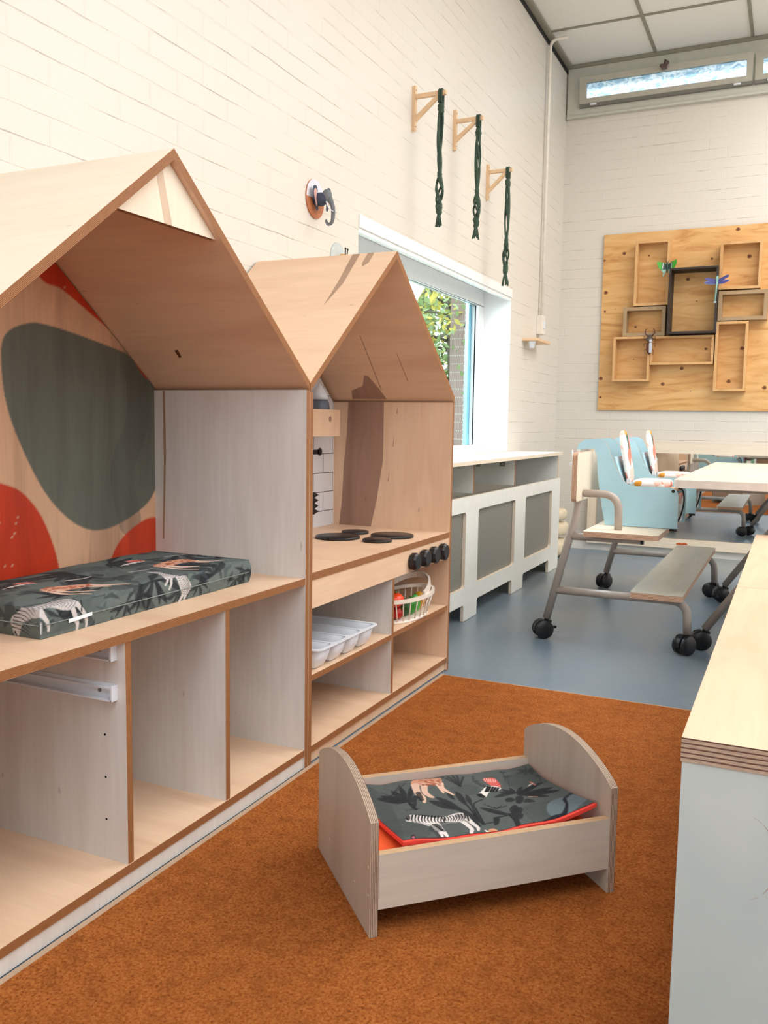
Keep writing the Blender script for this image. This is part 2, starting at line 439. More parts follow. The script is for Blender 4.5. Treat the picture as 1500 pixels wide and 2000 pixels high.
def thing(name, label, cat, loc, rz=0, group=None, local=False):
    o = bpy.data.objects.new(name, None); COL.objects.link(o); o.empty_display_size = 0.1
    o.location = loc; o.rotation_euler = (0, 0, rz)
    o['label'] = label; o['category'] = cat
    if group: o['group'] = group
    if local: o['_local'] = 1
    return o
def tag(o, label, cat, group=None):
    o['label'] = label; o['category'] = cat
    if group: o['group'] = group
    return o
def struct(o): o['kind'] = 'structure'; return o
def sempty(name, loc=(0, 0, 0)):
    o = bpy.data.objects.new(name, None); COL.objects.link(o); o.location = loc; o['kind'] = 'structure'; return o
def copy_tree(o, parent=None):
    c = o.copy(); COL.objects.link(c); c.parent = parent
    for ch in list(o.children): copy_tree(ch, c)
    return c
def rect(x0, y0, x1, y1): return [(x0, y0), (x1, y0), (x1, y1), (x0, y1)]
def rrect(x0, y0, x1, y1, r, n=5):
    out = []
    for cx, cy, a in ((x1-r, y1-r, 0), (x0+r, y1-r, 90), (x0+r, y0+r, 180), (x1-r, y0+r, 270)):
        for k in range(n+1):
            t = R(a+90*k/n); out.append((cx+r*math.cos(t), cy+r*math.sin(t)))
    return out
def bend(pts, r, n=6):
    """polyline with rounded corners"""
    P = [V3(p) for p in pts]; out = [P[0]]
    for i in range(1, len(P)-1):
        a, b, c = P[i-1], P[i], P[i+1]
        u, w = (a-b).normalized(), (c-b).normalized()
        d = min(r, (a-b).length*.49, (c-b).length*.49)
        p, q = b+u*d, b+w*d
        for k in range(n+1):
            t = k/n; out.append(p*(1-t)**2+b*2*t*(1-t)+q*t*t)
    out.append(P[-1]); return out
def spline(pts, closed=True, n=8):
    P = np.array(pts, float); N = len(P); out = []
    for i in range(N if closed else N-1):
        if closed: p0, p1, p2, p3 = P[i-1], P[i], P[(i+1) % N], P[(i+2) % N]
        else: p0, p1, p2, p3 = P[max(i-1, 0)], P[i], P[i+1], P[min(i+2, N-1)]
        for k in range(n):
            t = k/n
            out.append(0.5*((2*p1)+(-p0+p2)*t+(2*p0-5*p1+4*p2-p3)*t*t+(-p0+3*p1-3*p2+p3)*t**3))
    if not closed: out.append(P[-1])
    return np.array(out)

# pattern drawing on a dense grid
class Canvas:
    def __init__(s, U, V, base): s.U = U; s.V = V; s.c = np.tile(np.array(lin(base)), (len(U), 1))
    def _in(s, P):
        bb = (s.U >= P[:, 0].min()) & (s.U <= P[:, 0].max()) & (s.V >= P[:, 1].min()) & (s.V <= P[:, 1].max())
        idx = np.where(bb)[0]; u, v = s.U[idx], s.V[idx]; ins = np.zeros(len(idx), bool)
        for i in range(len(P)):
            (x1, y1), (x2, y2) = P[i-1], P[i]
            if y1 == y2: continue
            k = ((y1 > v) != (y2 > v)) & (u < (x2-x1)*(v-y1)/(y2-y1)+x1)
            ins ^= k
        return idx[ins]
    def fill(s, pts, col, smooth=True, a=1.0):
        P = spline(pts) if smooth else np.array(pts, float)
        h = getattr(s, 'h', .001)
        cov = np.zeros(len(s.U))
        for dx, dy in ((-h, -h*.4), (h*.4, -h), (h, h*.4), (-h*.4, h)): cov[s._in(P+np.array([dx, dy]))] += .25*a
        i = np.where(cov > 0)[0]; k = cov[i][:, None]; s.c[i] = s.c[i]*(1-k)+np.array(lin(col))*k
    def stroke(s, pts, w0, w1, col, a=1.0, curve=True):
        P = spline(pts, False) if (curve and len(pts) > 2) else np.array(pts, float)
        n = len(P); h = getattr(s, 'h', .001); cov = np.zeros(len(s.U))
        for i in range(n-1):
            p, q = P[i], P[i+1]; w = max(w0+(w1-w0)*i/max(1, n-2), 1e-4)
            idx = np.where((s.U > min(p[0], q[0])-w) & (s.U < max(p[0], q[0])+w) & (s.V > min(p[1], q[1])-w) & (s.V < max(p[1], q[1])+w))[0]
            if not len(idx): continue
            d = q-p; L2 = d@d+1e-12
            t = np.clip(((s.U[idx]-p[0])*d[0]+(s.V[idx]-p[1])*d[1])/L2, 0, 1)
            k = np.clip((w/2+h*.6-np.hypot(s.U[idx]-p[0]-t*d[0], s.V[idx]-p[1]-t*d[1]))/(1.2*h), 0, 1)
            cov[idx] = np.maximum(cov[idx], k)
        j = np.where(cov > 0)[0]; k = (cov[j]*a)[:, None]; s.c[j] = s.c[j]*(1-k)+np.array(lin(col))*k
    def leaf(s, p, q, w, col, a=1.0, bow=0.0):
        p, q = np.array(p, float), np.array(q, float); d = q-p; nrm = np.array([-d[1], d[0]])/(np.hypot(*d)+1e-9)
        mid = (p+q)/2+nrm*bow
        s.fill([p, p+(mid-p)*.55+nrm*w*.35, mid+nrm*w*.5, q+(mid-q)*.4+nrm*w*.3, q, q+(mid-q)*.4-nrm*w*.3, mid-nrm*w*.5, p+(mid-p)*.55-nrm*w*.35], col, True, a)

# ================================================================== SETTING
WX, BY, CZ = -1.87, 7.48, 4.0
RX, RY = 5.0, -3.0
X_, Y_, Z_ = V3((1, 0, 0)), V3((0, 1, 0)), V3((0, 0, 1))
mb = MB(); mb.prism(rect(WX, RY, RX, BY), (0, 0, -0.1), X_, Y_, Z_, 0.1, LINO)
struct(mb.build('floor'))
mb = MB(); mb.prism(rect(WX-.3, RY-.3, RX+.3, BY+.3), (0, 0, CZ), X_, Y_, Z_, 0.1, CEIL)
struct(mb.build('ceiling'))
mb = MB(); mb.prism(rect(RY, -.1, BY+.3, CZ), (WX-.27, 0, 0), Y_, Z_, X_, 0.27, BRL, WFRAME, holes=[rect(3.68, .87, 6.08, 2.0)])
struct(mb.build('wall_left'))
mb = MB(); mb.prism(rect(WX, -.1, RX, CZ), (0, BY, 0), X_, Z_, Y_, 0.27, BRB, WFRAME, holes=[rect(-1.80, 3.62, 3.6, 3.90)], back=BRB)
struct(mb.build('wall_back'))
PLAST = plain('plaster', 'EDE8DC', 0.8, vary=0.03, sc=4)
mb = MB(); mb.prism(rect(RY, -.1, BY, CZ), (RX, 0, 0), Y_, Z_, X_, 0.2, PLAST, holes=[rect(-.2, 1.85, 6.6, 3.1)])
struct(mb.build('wall_right'))
mb = MB(); mb.prism(rect(WX, -.1, RX, CZ), (0, RY-.2, 0), X_, Z_, Y_, 0.2, PLAST, holes=[rect(-.9, 1.7, 3.7, 2.85)])
struct(mb.build('wall_rear'))

# ceiling bars
mb = MB()
for k in range(-1, 10):
    x = -1.165+.71*k
    if x < WX+.03 or x > RX: continue
    mb.box((x-.012, RY, CZ-.008), (x+.012, BY, CZ+.002), TBAR)
for k in range(0, 15):
    y = 6.76-.69*k
    if y > RY: mb.box((WX, y-.012, CZ-.0075), (RX, y+.012, CZ+.002), TBAR)
struct(mb.build('trim_1'))
mb = MB(); mb.box((WX+.008, RY, CZ-.028), (WX+.045, BY, CZ-.004), TBAR); struct(mb.build('trim_2'))
mb = MB(); mb.box((WX, RY, CZ-.06), (WX+.006, BY, CZ-.028), BLACKM); struct(mb.build('gap_shade'))  # black strip added as the shade in the gap below the angle trim
mb = MB(); mb.box((WX, BY-.045, CZ-.03), (RX, BY-.001, CZ-.002), TBAR); struct(mb.build('trim_4'))
mb = MB(); mb.box((WX+.01, BY-.022, 0), (RX, BY-.001, .06), WHITE); struct(mb.build('baseboard_back'))

# ---- window in the left wall
W1 = sempty('window_1', (WX, 4.88, .87))
mb = MB()   # casing at the head
mb.box((WX-.001, 3.68, 1.945), (WX+.008, 6.08, 2.0), WFRAME); mb.box((WX-.03, 3.68, 1.925), (WX-.002, 6.08, 1.96), WFRAME)
mb.build('head_casing', W1)
mb = MB(); fx0, fx1 = -2.13, -2.07
mb.box((fx0, 3.68, 1.89), (fx1, 6.08, 2.0), WFRAME, thin=0); mb.box((fx0, 3.68, .87), (fx1, 6.08, .90), WFRAME, thin=0)
mb.box((fx0, 3.68, .90), (fx1, 3.78, 1.89), WFRAME, thin=0); mb.box((fx0, 5.98, .90), (fx1, 6.08, 1.89), WFRAME, thin=0)
mb.build('window_frame', W1, bevel=.004)
mb = MB(); mb.box((-2.105, 3.78, .90), (-2.095, 5.98, 1.89), GLASS); mb.build('pane', W1)
mb = MB(); mb.box((fx1, 3.68, .862), (WX, 6.08, .872), WFRAME); mb.build('window_sill', W1)
BLUEX = plain('blue_jamb', '8FD3F0', 0.5)
mb = MB(); mb.box((-2.155, 5.93, .87), (-2.131, 6.0, 1.93), BLUEX, thin=0); mb.build('outer_jamb', W1)

# ---- clerestory window in the back wall
PALEG = plain('pale_grey_paint', 'CBCBBE', 0.45, vary=0.03)
W2 = sempty('window_2', (-1.8, BY, 3.6))
mb = MB(); holes = [rect(-1.745+k*1.325, 3.655, -1.745+k*1.325+1.30, 3.865) for k in range(4)]
mb.prism(rect(WX+.012, 3.585, 3.7, CZ-.004), (0, BY-.03, 0), X_, Z_, Y_, .06, PALEG, holes=holes)
mb.box((WX+.012, BY-.045, 3.575), (3.7, BY-.001, 3.59), PALEG, thin=2)
mb.build('window_frame', W2)
for k in range(4):
    x0 = -1.75+k*1.325; x1 = x0+1.31
    tilt = .035 if k == 0 else .0
    mb = MB()
    z0, z1 = 3.65, 3.87
    def P(q, h, t=tilt):   # leaf tipped inwards at the top
        return V3((q[0], BY-.055-t*(q[1]-z0)/(z1-z0)+h, q[1]))
    m2 = MB(); m2.prism(rect(x0, z0, x1, z1), (0, BY-.055, 0), X_, Z_, Y_, .03, GREYF, holes=[rect(x0+.055, z0+.062, x1-.045, z1-.042)])
    m2.v = [tuple(P((v[0], v[2]), v[1]-(BY-.055))) for v in m2.v]
    sash = m2.build('sash', W2)
    m3 = MB(); m3.box((x0+.05, BY-.045, z0+.055), (x1-.04, BY-.038, z1-.038), FROST, thin=1)
    m3.v = [tuple(P((v[0], v[2]), v[1]-(BY-.055))) for v in m3.v]
    m3.build('pane', sash)
    mb = MB(); mb.box((x0, BY-.062, z0-.004), (x1, BY-.03, z0+.02), GREYD, thin=1); mb.build('sash_rail', sash)
    if k == 0:
        mb = MB(); BRZ = plain('latch_brown', '5A4A44', 0.5)
        cx = -1.085
        mb.box((cx-.018, BY-.13, z1-.035), (cx+.02, BY-.09, z1-.005), BRZ); mb.ball((cx+.02, BY-.12, z1+.005), .018, BRZ, 10); mb.ball((cx-.02, BY-.12, z1-.012), .014, BRZ, 10)
        mb.tube([(cx, BY-.12, z1), (cx+.01, BY-.12, z1+.03)], .007, BRZ, 8)
        mb.build('latch', W2)
    mb = MB()
    for hx in (x0+.09, x1-.13): mb.box((hx, BY-.075, z0+.002), (hx+.05, BY-.05, z0+.014), WPLAST, thin=1)
    mb.build('hinge', W2)

# ---- outer frames of the right and rear windows
for nm, args in (('window_3', ('x', RX, -.2, 6.6, 1.85, 3.1, 5)), ('window_4', ('y', RY, -.9, 3.7, 1.7, 2.85, 3))):
    ax, c, a0, a1, z0, z1, nn = args
    wd = sempty(nm, (c, (a0+a1)/2, z0) if ax == 'x' else ((a0+a1)/2, c, z0))
    mb = MB(); w = (a1-a0)/nn
    hs = [rect(a0+k*w+.05, z0+.05, a0+(k+1)*w-.05, z1-.05) for k in range(nn)]
    if ax == 'x': mb.prism(rect(a0, z0, a1, z1), (c+.06, 0, 0), Y_, Z_, X_, .06, WFRAME, holes=hs)
    else: mb.prism(rect(a0, z0, a1, z1), (0, c-.12, 0), X_, Z_, Y_, .06, WFRAME, holes=hs)
    mb.build('window_frame', wd)

# ================================================================== CARPET
cp = thing('carpet', 'orange brown needle felt carpet lying along the play houses', 'carpet', (0, .6, 0))
mb = MB(); mb.prism(rect(-1.268, -2.4, 3.2, 3.33), (0, 0, .0005), X_, Y_, Z_, .007, CARPET, CARPEDGE); mb.build('felt', cp)
mb = MB(); mb.box((-1.283, -2.4, .0005), (-1.2675, 3.34, .0072), CARPEDGE, thin=2); mb.box((-1.268, 3.33, .0005), (3.2, 3.338, .0070), CARPEDGE, thin=2)
mb.build('binding', cp)

# ================================================================== PLAY HOUSES
FX, BX = -1.286, -1.862
def house(name, label, y0, y1, ze, za, tcount):
    h = thing(name, label, 'play house', (-1.57, (y0+y1)/2, 0))
    t = .018; ym = (y0+y1)/2
    sl = math.atan2(za-ze, ym-y0); dz = .02/math.cos(sl)
    for side, (yo, yi) in enumerate(((y0, y0+t), (y1, y1-t))):
        lo, hi = min(yo, yi), max(yo, yi)
        mb = MB(); mb.box((BX, lo, 0.004), (FX, hi, ze-dz), BIW if name == 'play_house' else BIR, EDG)
        s = mb.build('side_panel', h)
        # roof half
        mb = MB()
        A = [(FX, yo, ze), (FX, ym, za), (BX, ym, za), (BX, yo, ze)]
        B = [(p[0], p[1], p[2]-dz) for p in A]
        if side == 1: A, B = A[::-1], B[::-1]
        mb.hexa(A[::-1] , B[::-1], BIC if name == 'play_house' else BIR, EDG, BIR)  # play house roof: one birch, underside shade put into a browner face colour
        r_ = mb.build('roof_panel', h)
        if side == 0: left_roof = r_
        else: right_roof = r_; right_side = s
    return h
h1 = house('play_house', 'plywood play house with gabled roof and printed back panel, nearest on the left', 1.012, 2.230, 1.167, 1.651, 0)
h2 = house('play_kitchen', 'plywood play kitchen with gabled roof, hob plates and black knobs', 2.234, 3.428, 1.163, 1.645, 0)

def decal(mb, pts3, m, lift):
    lift = V3(lift)
    mb.face([V3(p)+lift for p in pts3], m)

# ---- house 1 parts
mb = MB(); mb.box((BX+.02, 1.03, .568), (FX-.001, 2.212, .588), BIR, EDG, grain='U'); mb.build('counter_top', h1)
mb = MB(); mb.box((BX+.02, 1.03, .042), (FX-.001, 2.212, .062), BIR, EDG, grain='U'); mb.build('bottom_shelf', h1)
mb = MB(); mb.box((-1.306, 1.03, .004), (-1.291, 2.212, .042), BIW); mb.build('plinth', h1)
divs = []
for y in (1.452, 1.822):
    mb = MB(); mb.box((BX+.02, y-.009, .062), (FX-.003, y+.009, .568), BIW, EDG, thin=1)
    if y < 1.6:
        for z in (.351, .253, .155): mb.lathe([(0, 0), (.0028, .0)], (-1.35, y-.0093, z), (0, -1, 0), BLACKM, 10)
    divs.append(mb.build('divider', h1))
# drawer runners on the left divider
for z0, z1 in ((.525, .562), (.435, .47)):
    mb = MB(); y = 1.443
    mb.box((-1.80, y-.003, z0), (-1.315, y, z1), WPLAST, thin=1)
    mb.box((-1.80, y-.018, z0), (-1.315, y-.003, z0+.003), WPLAST, thin=2)
    mb.box((-1.80, y-.012, z1-.010), (-1.315, y-.003, z1-.007), WPLAST, thin=2)
    mb.box((-1.318, y-.018, z0), (-1.313, y, z1), WPLAST, thin=0)
    r_ = mb.build('drawer_runner', h1)
    mb = MB(); mb.lathe([(.005, 0), (.004, .002), (0, .0025)], (-1.36, y-.003, (z0+z1)/2), (0, -1, 0), GREYD, 12); mb.build('screw', r_)
# gable board
mb = MB(); zb = 1.486; sl = (1.651-1.167)/.609; ht = 1.651-.026-zb
hw = ht/sl
mb.prism([(-hw, 0), (hw, 0), (0, ht)], (-1.318, 1.621, zb), Y_, Z_, X_, .016, BIC, EDG)
mb.prism([(-.045, .12), (-.015, .0), (.012, .0), (-.02, .115)], (-1.3019, 1.62, zb), Y_, Z_, X_, .0003, STREAKL)
mb.build('gable_board', h1)
# printed back panel
nu, nv = 440, 390
ya, yb, za_, zb_ = 1.03, 2.212, .588, 1.62
uu, vv = np.meshgrid(np.linspace(ya, yb, nu+1), np.linspace(za_, zb_, nv+1))
U, V = uu.ravel(), vv.ravel()
cv = Canvas(U, V, 'E6B895'); cv.h = .0022
k_ = 1.0307
def bk(p): return (p[0]*k_, 1.05+(p[1]-1.05)*k_)
cv.fill([(1.03, .5), (1.33, .5), (1.36, .8), (1.30, 1.2), (1.33, 1.7), (1.03, 1.7)], 'DDA98A', True, .8)
for p_, w_, c_ in (([(1.40, .55), (1.42, .9), (1.36, 1.2), (1.42, 1.6)], .10, 'CF9F82'), ([(1.98, .6), (2.02, .9), (2.1, 1.2), (2.04, 1.5)], .14, 'C79A80')):
    cv.stroke(p_, w_, w_, c_, .55)
blob = [(1.584, 1.245), (1.657, 1.288), (1.742, 1.29), (1.93, 1.26), (2.057, 1.229), (2.17, 1.16), (2.20, .98), (2.142, .827), (2.047, .763), (1.917, .731), (1.818, .755), (1.728, .826), (1.662, .918), (1.600, 1.043), (1.577, 1.144)]
cv.fill([bk(p) for p in blob], '6E7166')
cv.stroke([bk((2.03, .75)), bk((2.0, .9)), bk((2.07, 1.05)), bk((2.06, 1.24))], .10, .10, '5B5E57', .45)
cv.fill([bk(p) for p in [(1.35, .93), (1.563, .885), (1.643, .846), (1.708, .759), (1.752, .62), (1.76, .4), (1.2, .4), (1.2, .8)]], 'D2401F')
cv.fill([bk(p) for p in [(1.94, .60), (1.955, .655), (2.001, .702), (2.07, .735), (2.14, .747), (2.25, .72), (2.25, .5), (1.98, .5)]], 'D8492B')
cv.fill([bk(p) for p in [(1.703, 1.412), (1.78, 1.39), (1.90, 1.33), (2.01, 1.27), (2.124, 1.17), (2.2, 1.3), (2.0, 1.6), (1.7, 1.7), (1.6, 1.55)]], 'D2401F')
rs = np.random.RandomState(3)
for q in range(46):
    a, b = (rs.uniform(1.35, 1.72), rs.uniform(.60, .86)) if q < 34 else (rs.uniform(1.75, 2.05), rs.uniform(1.33, 1.45))
    if q < 34 and math.hypot(a-1.45, b-.55) > .33: continue
    cv.stroke([bk((a, b)), bk((a+.003, b+.002))], .005, .005, 'E8B79B', .8, False)
mb = MB()
mb.grid(lambda a, b: (BX+.020, ya+(yb-ya)*a, za_+(zb_-za_)*b), nu, nv, PANELP, False)
col = cv.c
# clip the panel to the gable: squeeze the rows under the roof
mvs = []
for (x, y, z) in mb.v:
    lim = 1.651-.03-abs(y-1.621)*((1.651-1.167)/.609)
    mvs.append((x, y, min(z, lim)))
mb.v = mvs
nb = len(mb.v)
mb.box((BX+.004, 1.03, .062), (BX+.018, 2.212, 1.14), BIR, thin=0)
col = np.concatenate([col, np.tile(np.array(lin('E3B792')), (len(mb.v)-nb, 1))])
mb.build('back_panel', h1, colors=col)
# crack line and knots on the right side panel
mb = MB(); y = 2.212
q = [(-1.808, 1.14), (-1.800, 1.14), (-1.797, .95), (-1.808, .67), (-1.814, .67), (-1.806, .92)]
mb.prism(q[::-1], (0, y, 0), X_, Z_, -Y_, .0004, STREAK)
mb.build('wood_streak', [c for c in h1.children if c.name.startswith('side_panel')][1])

# ---- house 2 parts (kitchen)
mb = MB(); mb.box((BX+.02, 2.252, .575), (FX-.001, 3.410, .598), BIR, EDG, grain='U'); ct = mb.build('counter_top', h2)
mb = MB(); mb.box((BX+.02, 2.252, .040), (FX-.001, 3.410, .060), BIR, EDG, grain='U'); mb.build('bottom_shelf', h2)
mb = MB(); mb.box((-1.312, 2.252, .004), (-1.297, 3.410, .040), BIR, EDG); mb.build('plinth', h2)
mb = MB(); mb.box((-1.305, 2.252, .488), (-1.289, 3.410, .5745), BIR, EDG, grain='U'); cpnl = mb.build('control_panel', h2)
mb = MB(); mb.box((BX+.02, 2.841, .060), (FX-.003, 2.859, .4875), BIW, EDG, thin=1); mb.build('divider', h2)
mb = MB(); mb.box((BX+.02, 2.252, .264), (FX-.003, 2.841, .282), BIR, EDG, grain='U'); mb.build('shelf', h2)
mb = MB(); mb.box((BX+.02, 2.859, .268), (FX-.003, 3.410, .286), BIR, EDG, grain='U'); mb.build('shelf', h2)
mb = MB()
mb.prism([(2.252, .598), (3.410, .598), (3.410, 1.13), (2.831, 1.61), (2.252, 1.13)], (BX+.006, 0, 0), Y_, Z_, X_, .014, TILE)
mb.prism(rect(2.252, .06, 3.410, .598), (BX+.006, 0, 0), Y_, Z_, X_, .012, BIR)
zz = []   # printed black utensils
mb.prism([(3.283+.020*math.cos(t), .922+.017*math.sin(t)) for t in np.linspace(0, 2*math.pi, 21)[:-1]], (BX+.0203, 0, 0), Y_, Z_, X_, .0004, BLACKM)
mb.prism(rect(3.12, .912, 3.275, .932), (BX+.0203, 0, 0), Y_, Z_, X_, .0004, BLACKM)
mb.prism(rect(3.20, .655, 3.242, .750), (BX+.0203, 0, 0), Y_, Z_, X_, .0004, BLACKM)
for k in range(4): mb.prism([(3.242, .656+k*.0235), (3.276, .667+k*.0235), (3.242, .678+k*.0235)], (BX+.0203, 0, 0), Y_, Z_, X_, .0004, BLACKM)
mb.build('back_panel', h2)
mb = MB(); mb.box((-1.735, 2.50, .992), (-1.72, 3.235, 1.10), BIR, EDG); mb.box((-1.842, 2.50, .992), (-1.735, 3.235, 1.006), BIR, EDG)
mb.prism([(.012*math.cos(t), .012*math.sin(t)) for t in np.linspace(0, 6.28, 12)[:-1]], (-1.7199, 3.15, 1.062), Y_, Z_, X_, .0003, HEART)
mb.build('wall_shelf', h2)
sp2 = [c for c in h2.children if c.name.startswith('side_panel')]
mb = MB()
q = [(-1.772, 1.138), (-1.60, 1.138), (-1.601, .887), (-1.63, .708), (-1.655, .598), (-1.812, .598), (-1.800, .70), (-1.790, .881), (-1.778, 1.0)]
mb.prism(q[::-1], (0, 3.410, 0), X_, Z_, -Y_, .0004, HEART)
for x0, z0, z1 in ((-1.535, 1.12, 1.09), (-1.55, 1.0, .95), (-1.57, .85, .80)):
    mb.prism([(x0, z0), (x0-.006, z1), (x0-.002, z1)], (0, 3.410, 0), X_, Z_, -Y_, .0004, HEART)
mb.build('wood_streak', sp2[1])
rp2 = [c for c in h2.children if c.name.startswith('roof_panel')]
mb = MB()   # streaks on the left slope of the kitchen roof; d = distance down from the ridge
sx, sz = (2.831-2.234), (1.645-1.163); Ls = math.hypot(sx, sz)
def onroof(d, x): return (x, 2.831-sx*d/Ls, 1.645-sz*d/Ls)
for poly in ():
    pass
for poly in ([(.0, -1.46), (.0, -1.43), (.20, -1.415), (.34, -1.43), (.18, -1.44)], [(.0, -1.40), (.0, -1.375), (.07, -1.37), (.095, -1.385), (.07, -1.395)]):
    nrm = V3((0, -sz, sx)).normalized()
    mb.face([V3(onroof(d, x))+nrm*.0004 for d, x in poly][::-1], STREAK)
mb.build('wood_streak', rp2[0])
def under(hh, y1, ze, za, ym, polys):
    sy, sz_ = y1-ym, za-ze; L = math.hypot(sy, sz_); dzz = .02/math.cos(math.atan2(sz_, sy))
    nn_ = V3((0, -sz_, -sy)).normalized(); mb = MB()
    for poly, m_ in polys:
        mb.face([V3((x, ym+sy*d/L, za-dzz-sz_*d/L))+nn_*.0004 for x, d in poly], m_)
    rp = [c for c in hh.children if c.name.startswith('roof_panel')][1]
    mb.build('wood_streak', rp)
under(h1, 2.230, 1.167, 1.651, 1.621, [([(-1.650, .597), (-1.655, .628), (-1.667, .632), (-1.664, .600)], KNOTD)])
under(h2, 3.428, 1.163, 1.645, 2.831, [([(-1.753, .745), (-1.588, .745), (-1.60, .68), (-1.622, .60), (-1.640, .596), (-1.67, .66), (-1.735, .69)], HEART),
    ([(-1.569, .363), (-1.5715, .363), (-1.594, .687), (-1.590, .687)], HEART), ([(-1.446, .468), (-1.448, .468), (-1.454, .634), (-1.451, .634)], HEART)])
for k, (x, y, r_) in enumerate(((-1.597, 2.99, .092), (-1.608, 3.167, .062), (-1.425, 2.985, .056), (-1.43, 3.140, .088))):
    # laid out so that the four plates sit in two rows of unlike sizes
    x, y, r_ = [(-1.597, 2.995, .088), (-1.607, 3.165, .056), (-1.421, 2.985, .057), (-1.43, 3.143, .086)][k]
    mb = MB(); mb.lathe([(r_, 0), (r_, .008), (r_-.002, .010), (0, .010)], (x, y, .598), (0, 0, 1), BLACK, 48); mb.build('hob_plate', ct)
for y in (3.009, 3.111, 3.207, 3.307):
    mb = MB(); pr_ = [(.030+.0025*math.cos(k*math.pi), 0) for k in range(1)]
    b = []
    for k in range(16):
        t = 2*math.pi*(k+.5)/16; rr = .032
        b.append((rr*math.cos(t), rr*math.sin(t)))
    def kn(t_, rr):
        return [V3((-1.289+t_, y+rr*math.cos(2*math.pi*(k+.5)/10), .5285+rr*math.sin(2*math.pi*(k+.5)/10))) for k in range(10)]
    rings = [kn(0, .026), kn(.004, .033), kn(.024, .035), kn(.032, .029)]
    for a, c in zip(rings, rings[1:]):
        for k in range(10): mb.face([a[k], a[(k+1) % 10], c[(k+1) % 10], c[k]], BLACK)
    mb.face(rings[-1], BLACK)
    mb.build('knob', cpnl)
# jug on the wall shelf
SLATE = plain('slate_enamel', '6A7283', 0.4)
jg = thing('toy_pot', 'slate grey toy pot with white lid standing on the kitchen wall shelf', 'pot', (-1.79, 3.185, 1.0065))
mb = MB(); mb.lathe([(.038, 0), (.045, .02), (.047, .07), (.040, .12), (.034, .135)], (-1.79, 3.185, 1.0065), (0, 0, 1), SLATE, 28); mb.build('body', jg)
mb = MB(); mb.lathe([(.036, 0), (.034, .02), (.016, .05), (.006, .06), (0, .07)], (-1.79, 3.185, 1.1415), (0, 0, 1), WPLAST, 24); mb.build('lid', jg)

# ---- cutlery tray
tr = thing('cutlery_tray', 'white plastic cutlery tray on the left shelf of the play kitchen', 'tray', (-1.45, 2.50, .2835))
mb = MB(); zt, zb = .352, .2835
x0, x1, y0, y1 = -1.62, -1.275, 2.282, 2.712
comps = []
nc = 4; w = (y1-y0-.02)/nc
for k in range(nc): comps.append((x0+.01, x1-.010, y0+.01+k*w+.002, y0+.01+(k+1)*w-.002))
# rim sheet with four openings
mb.prism(rrect(x0, y0, x1, y1, .03), (0, 0, zt-.003), X_, Y_, Z_, .003, WPLAST, holes=[rrect(a+.002, c+.002, b-.002, d-.002, .022) for a, b, c, d in comps])
mb.build('rim', tr)
for a, b, c, d in comps:
    mb = MB(); n_ = 6
    top = rrect(a, c, b, d, .024, n_); mid = rrect(a+.006, c+.009, b-.010, d-.009, .022, n_); bot = rrect(a+.014, c+.016, b-.022, d-.016, .018, n_); fl = rrect(a+.022, c+.024, b-.030, d-.024, .010, n_)
    seq = [(top, zt-.002), (mid, zb+.025), (bot, zb+.005), (fl, zb)]
    for (p, zp), (q, zq) in zip(seq, seq[1:]):
        for k in range(len(p)):
            j = (k+1) % len(p); mb.face([(p[j][0], p[j][1], zp), (p[k][0], p[k][1], zp), (q[k][0], q[k][1], zq), (q[j][0], q[j][1], zq)], WPLAST, smooth=True)
    mb.face([(p[0], p[1], zb) for p in fl], WPLAST)
    o = mb.build('compartment', tr); md = o.modifiers.new('solid', 'SOLIDIFY'); md.thickness = .0018; md.offset = -1

# ---- basket
BASK = plain('basket_cream', 'EFE0D2', 0.35, vary=0.02)
bc = (-1.365, 3.125, .2865)
bk_ = thing('toy_basket', 'cream plastic basket with handle and toy vegetables on the right kitchen shelf', 'basket', bc)
ex, ey = .078, .165; tx, ty = .094, .200
mb = MB(); mb.lathe([(1, 0), (1, .008), (.92, .012), (0, .012)], bc, (0, 0, 1), BASK, 48, ex, ey, X=(1, 0, 0)); mb.build('base', bk_)
mb = MB(); ring = []
n_ = 56
def el(t, sx, sy, z): return V3((bc[0]+sx*math.cos(t), bc[1]+sy*math.sin(t), z))
rz_ = .378
for lvl, (o_, zz_) in enumerate(((0, rz_-.006), (.008, rz_-.006), (.008, rz_+.006), (0, rz_+.006))): pass
for k in range(n_):
    t0, t1 = 2*math.pi*k/n_, 2*math.pi*(k+1)/n_
    for (da, za1, db, zb1) in ((.006, -.007, .006, .007), (.006, .007, -.006, .007), (-.006, .007, -.006, -.007), (-.006, -.007, .006, -.007)):
        mb.face([el(t0, tx+da, ty+da, rz_+za1), el(t1, tx+da, ty+da, rz_+za1), el(t1, tx+db, ty+db, rz_+zb1), el(t0, tx+db, ty+db, rz_+zb1)], BASK, smooth=False)
mb.build('rim', bk_)
for k in range(26):
    t = 2*math.pi*(k+.5)/26
    mb = MB(); mb.tube([el(t, ex*.97, ey*.97, .295), el(t, tx, ty, rz_-.004)], .0026, BASK, 6); mb.build('rib', bk_)
mb = MB(); pts = []
for k in range(25):
    a = math.pi*k/24
    # handle folded down over the wall side
    pts.append(V3((bc[0], bc[1]-.01, rz_+.008))+V3((.090*math.cos(a), .165*math.sin(a), .046*math.sin(a))))
for a, b in zip(pts, pts[1:]):
    pass
prof = [(-.004, -.012), (.004, -.012), (.004, .012), (-.004, .012)]
fr = []
for i, p in enumerate(pts):
    T = (pts[min(i+1, 24)]-pts[max(i-1, 0)]).normalized(); B_ = V3((0, -.29, .957)); Nn = T.cross(B_).normalized()
    fr.append([p+Nn*u+B_*v for u, v in prof])
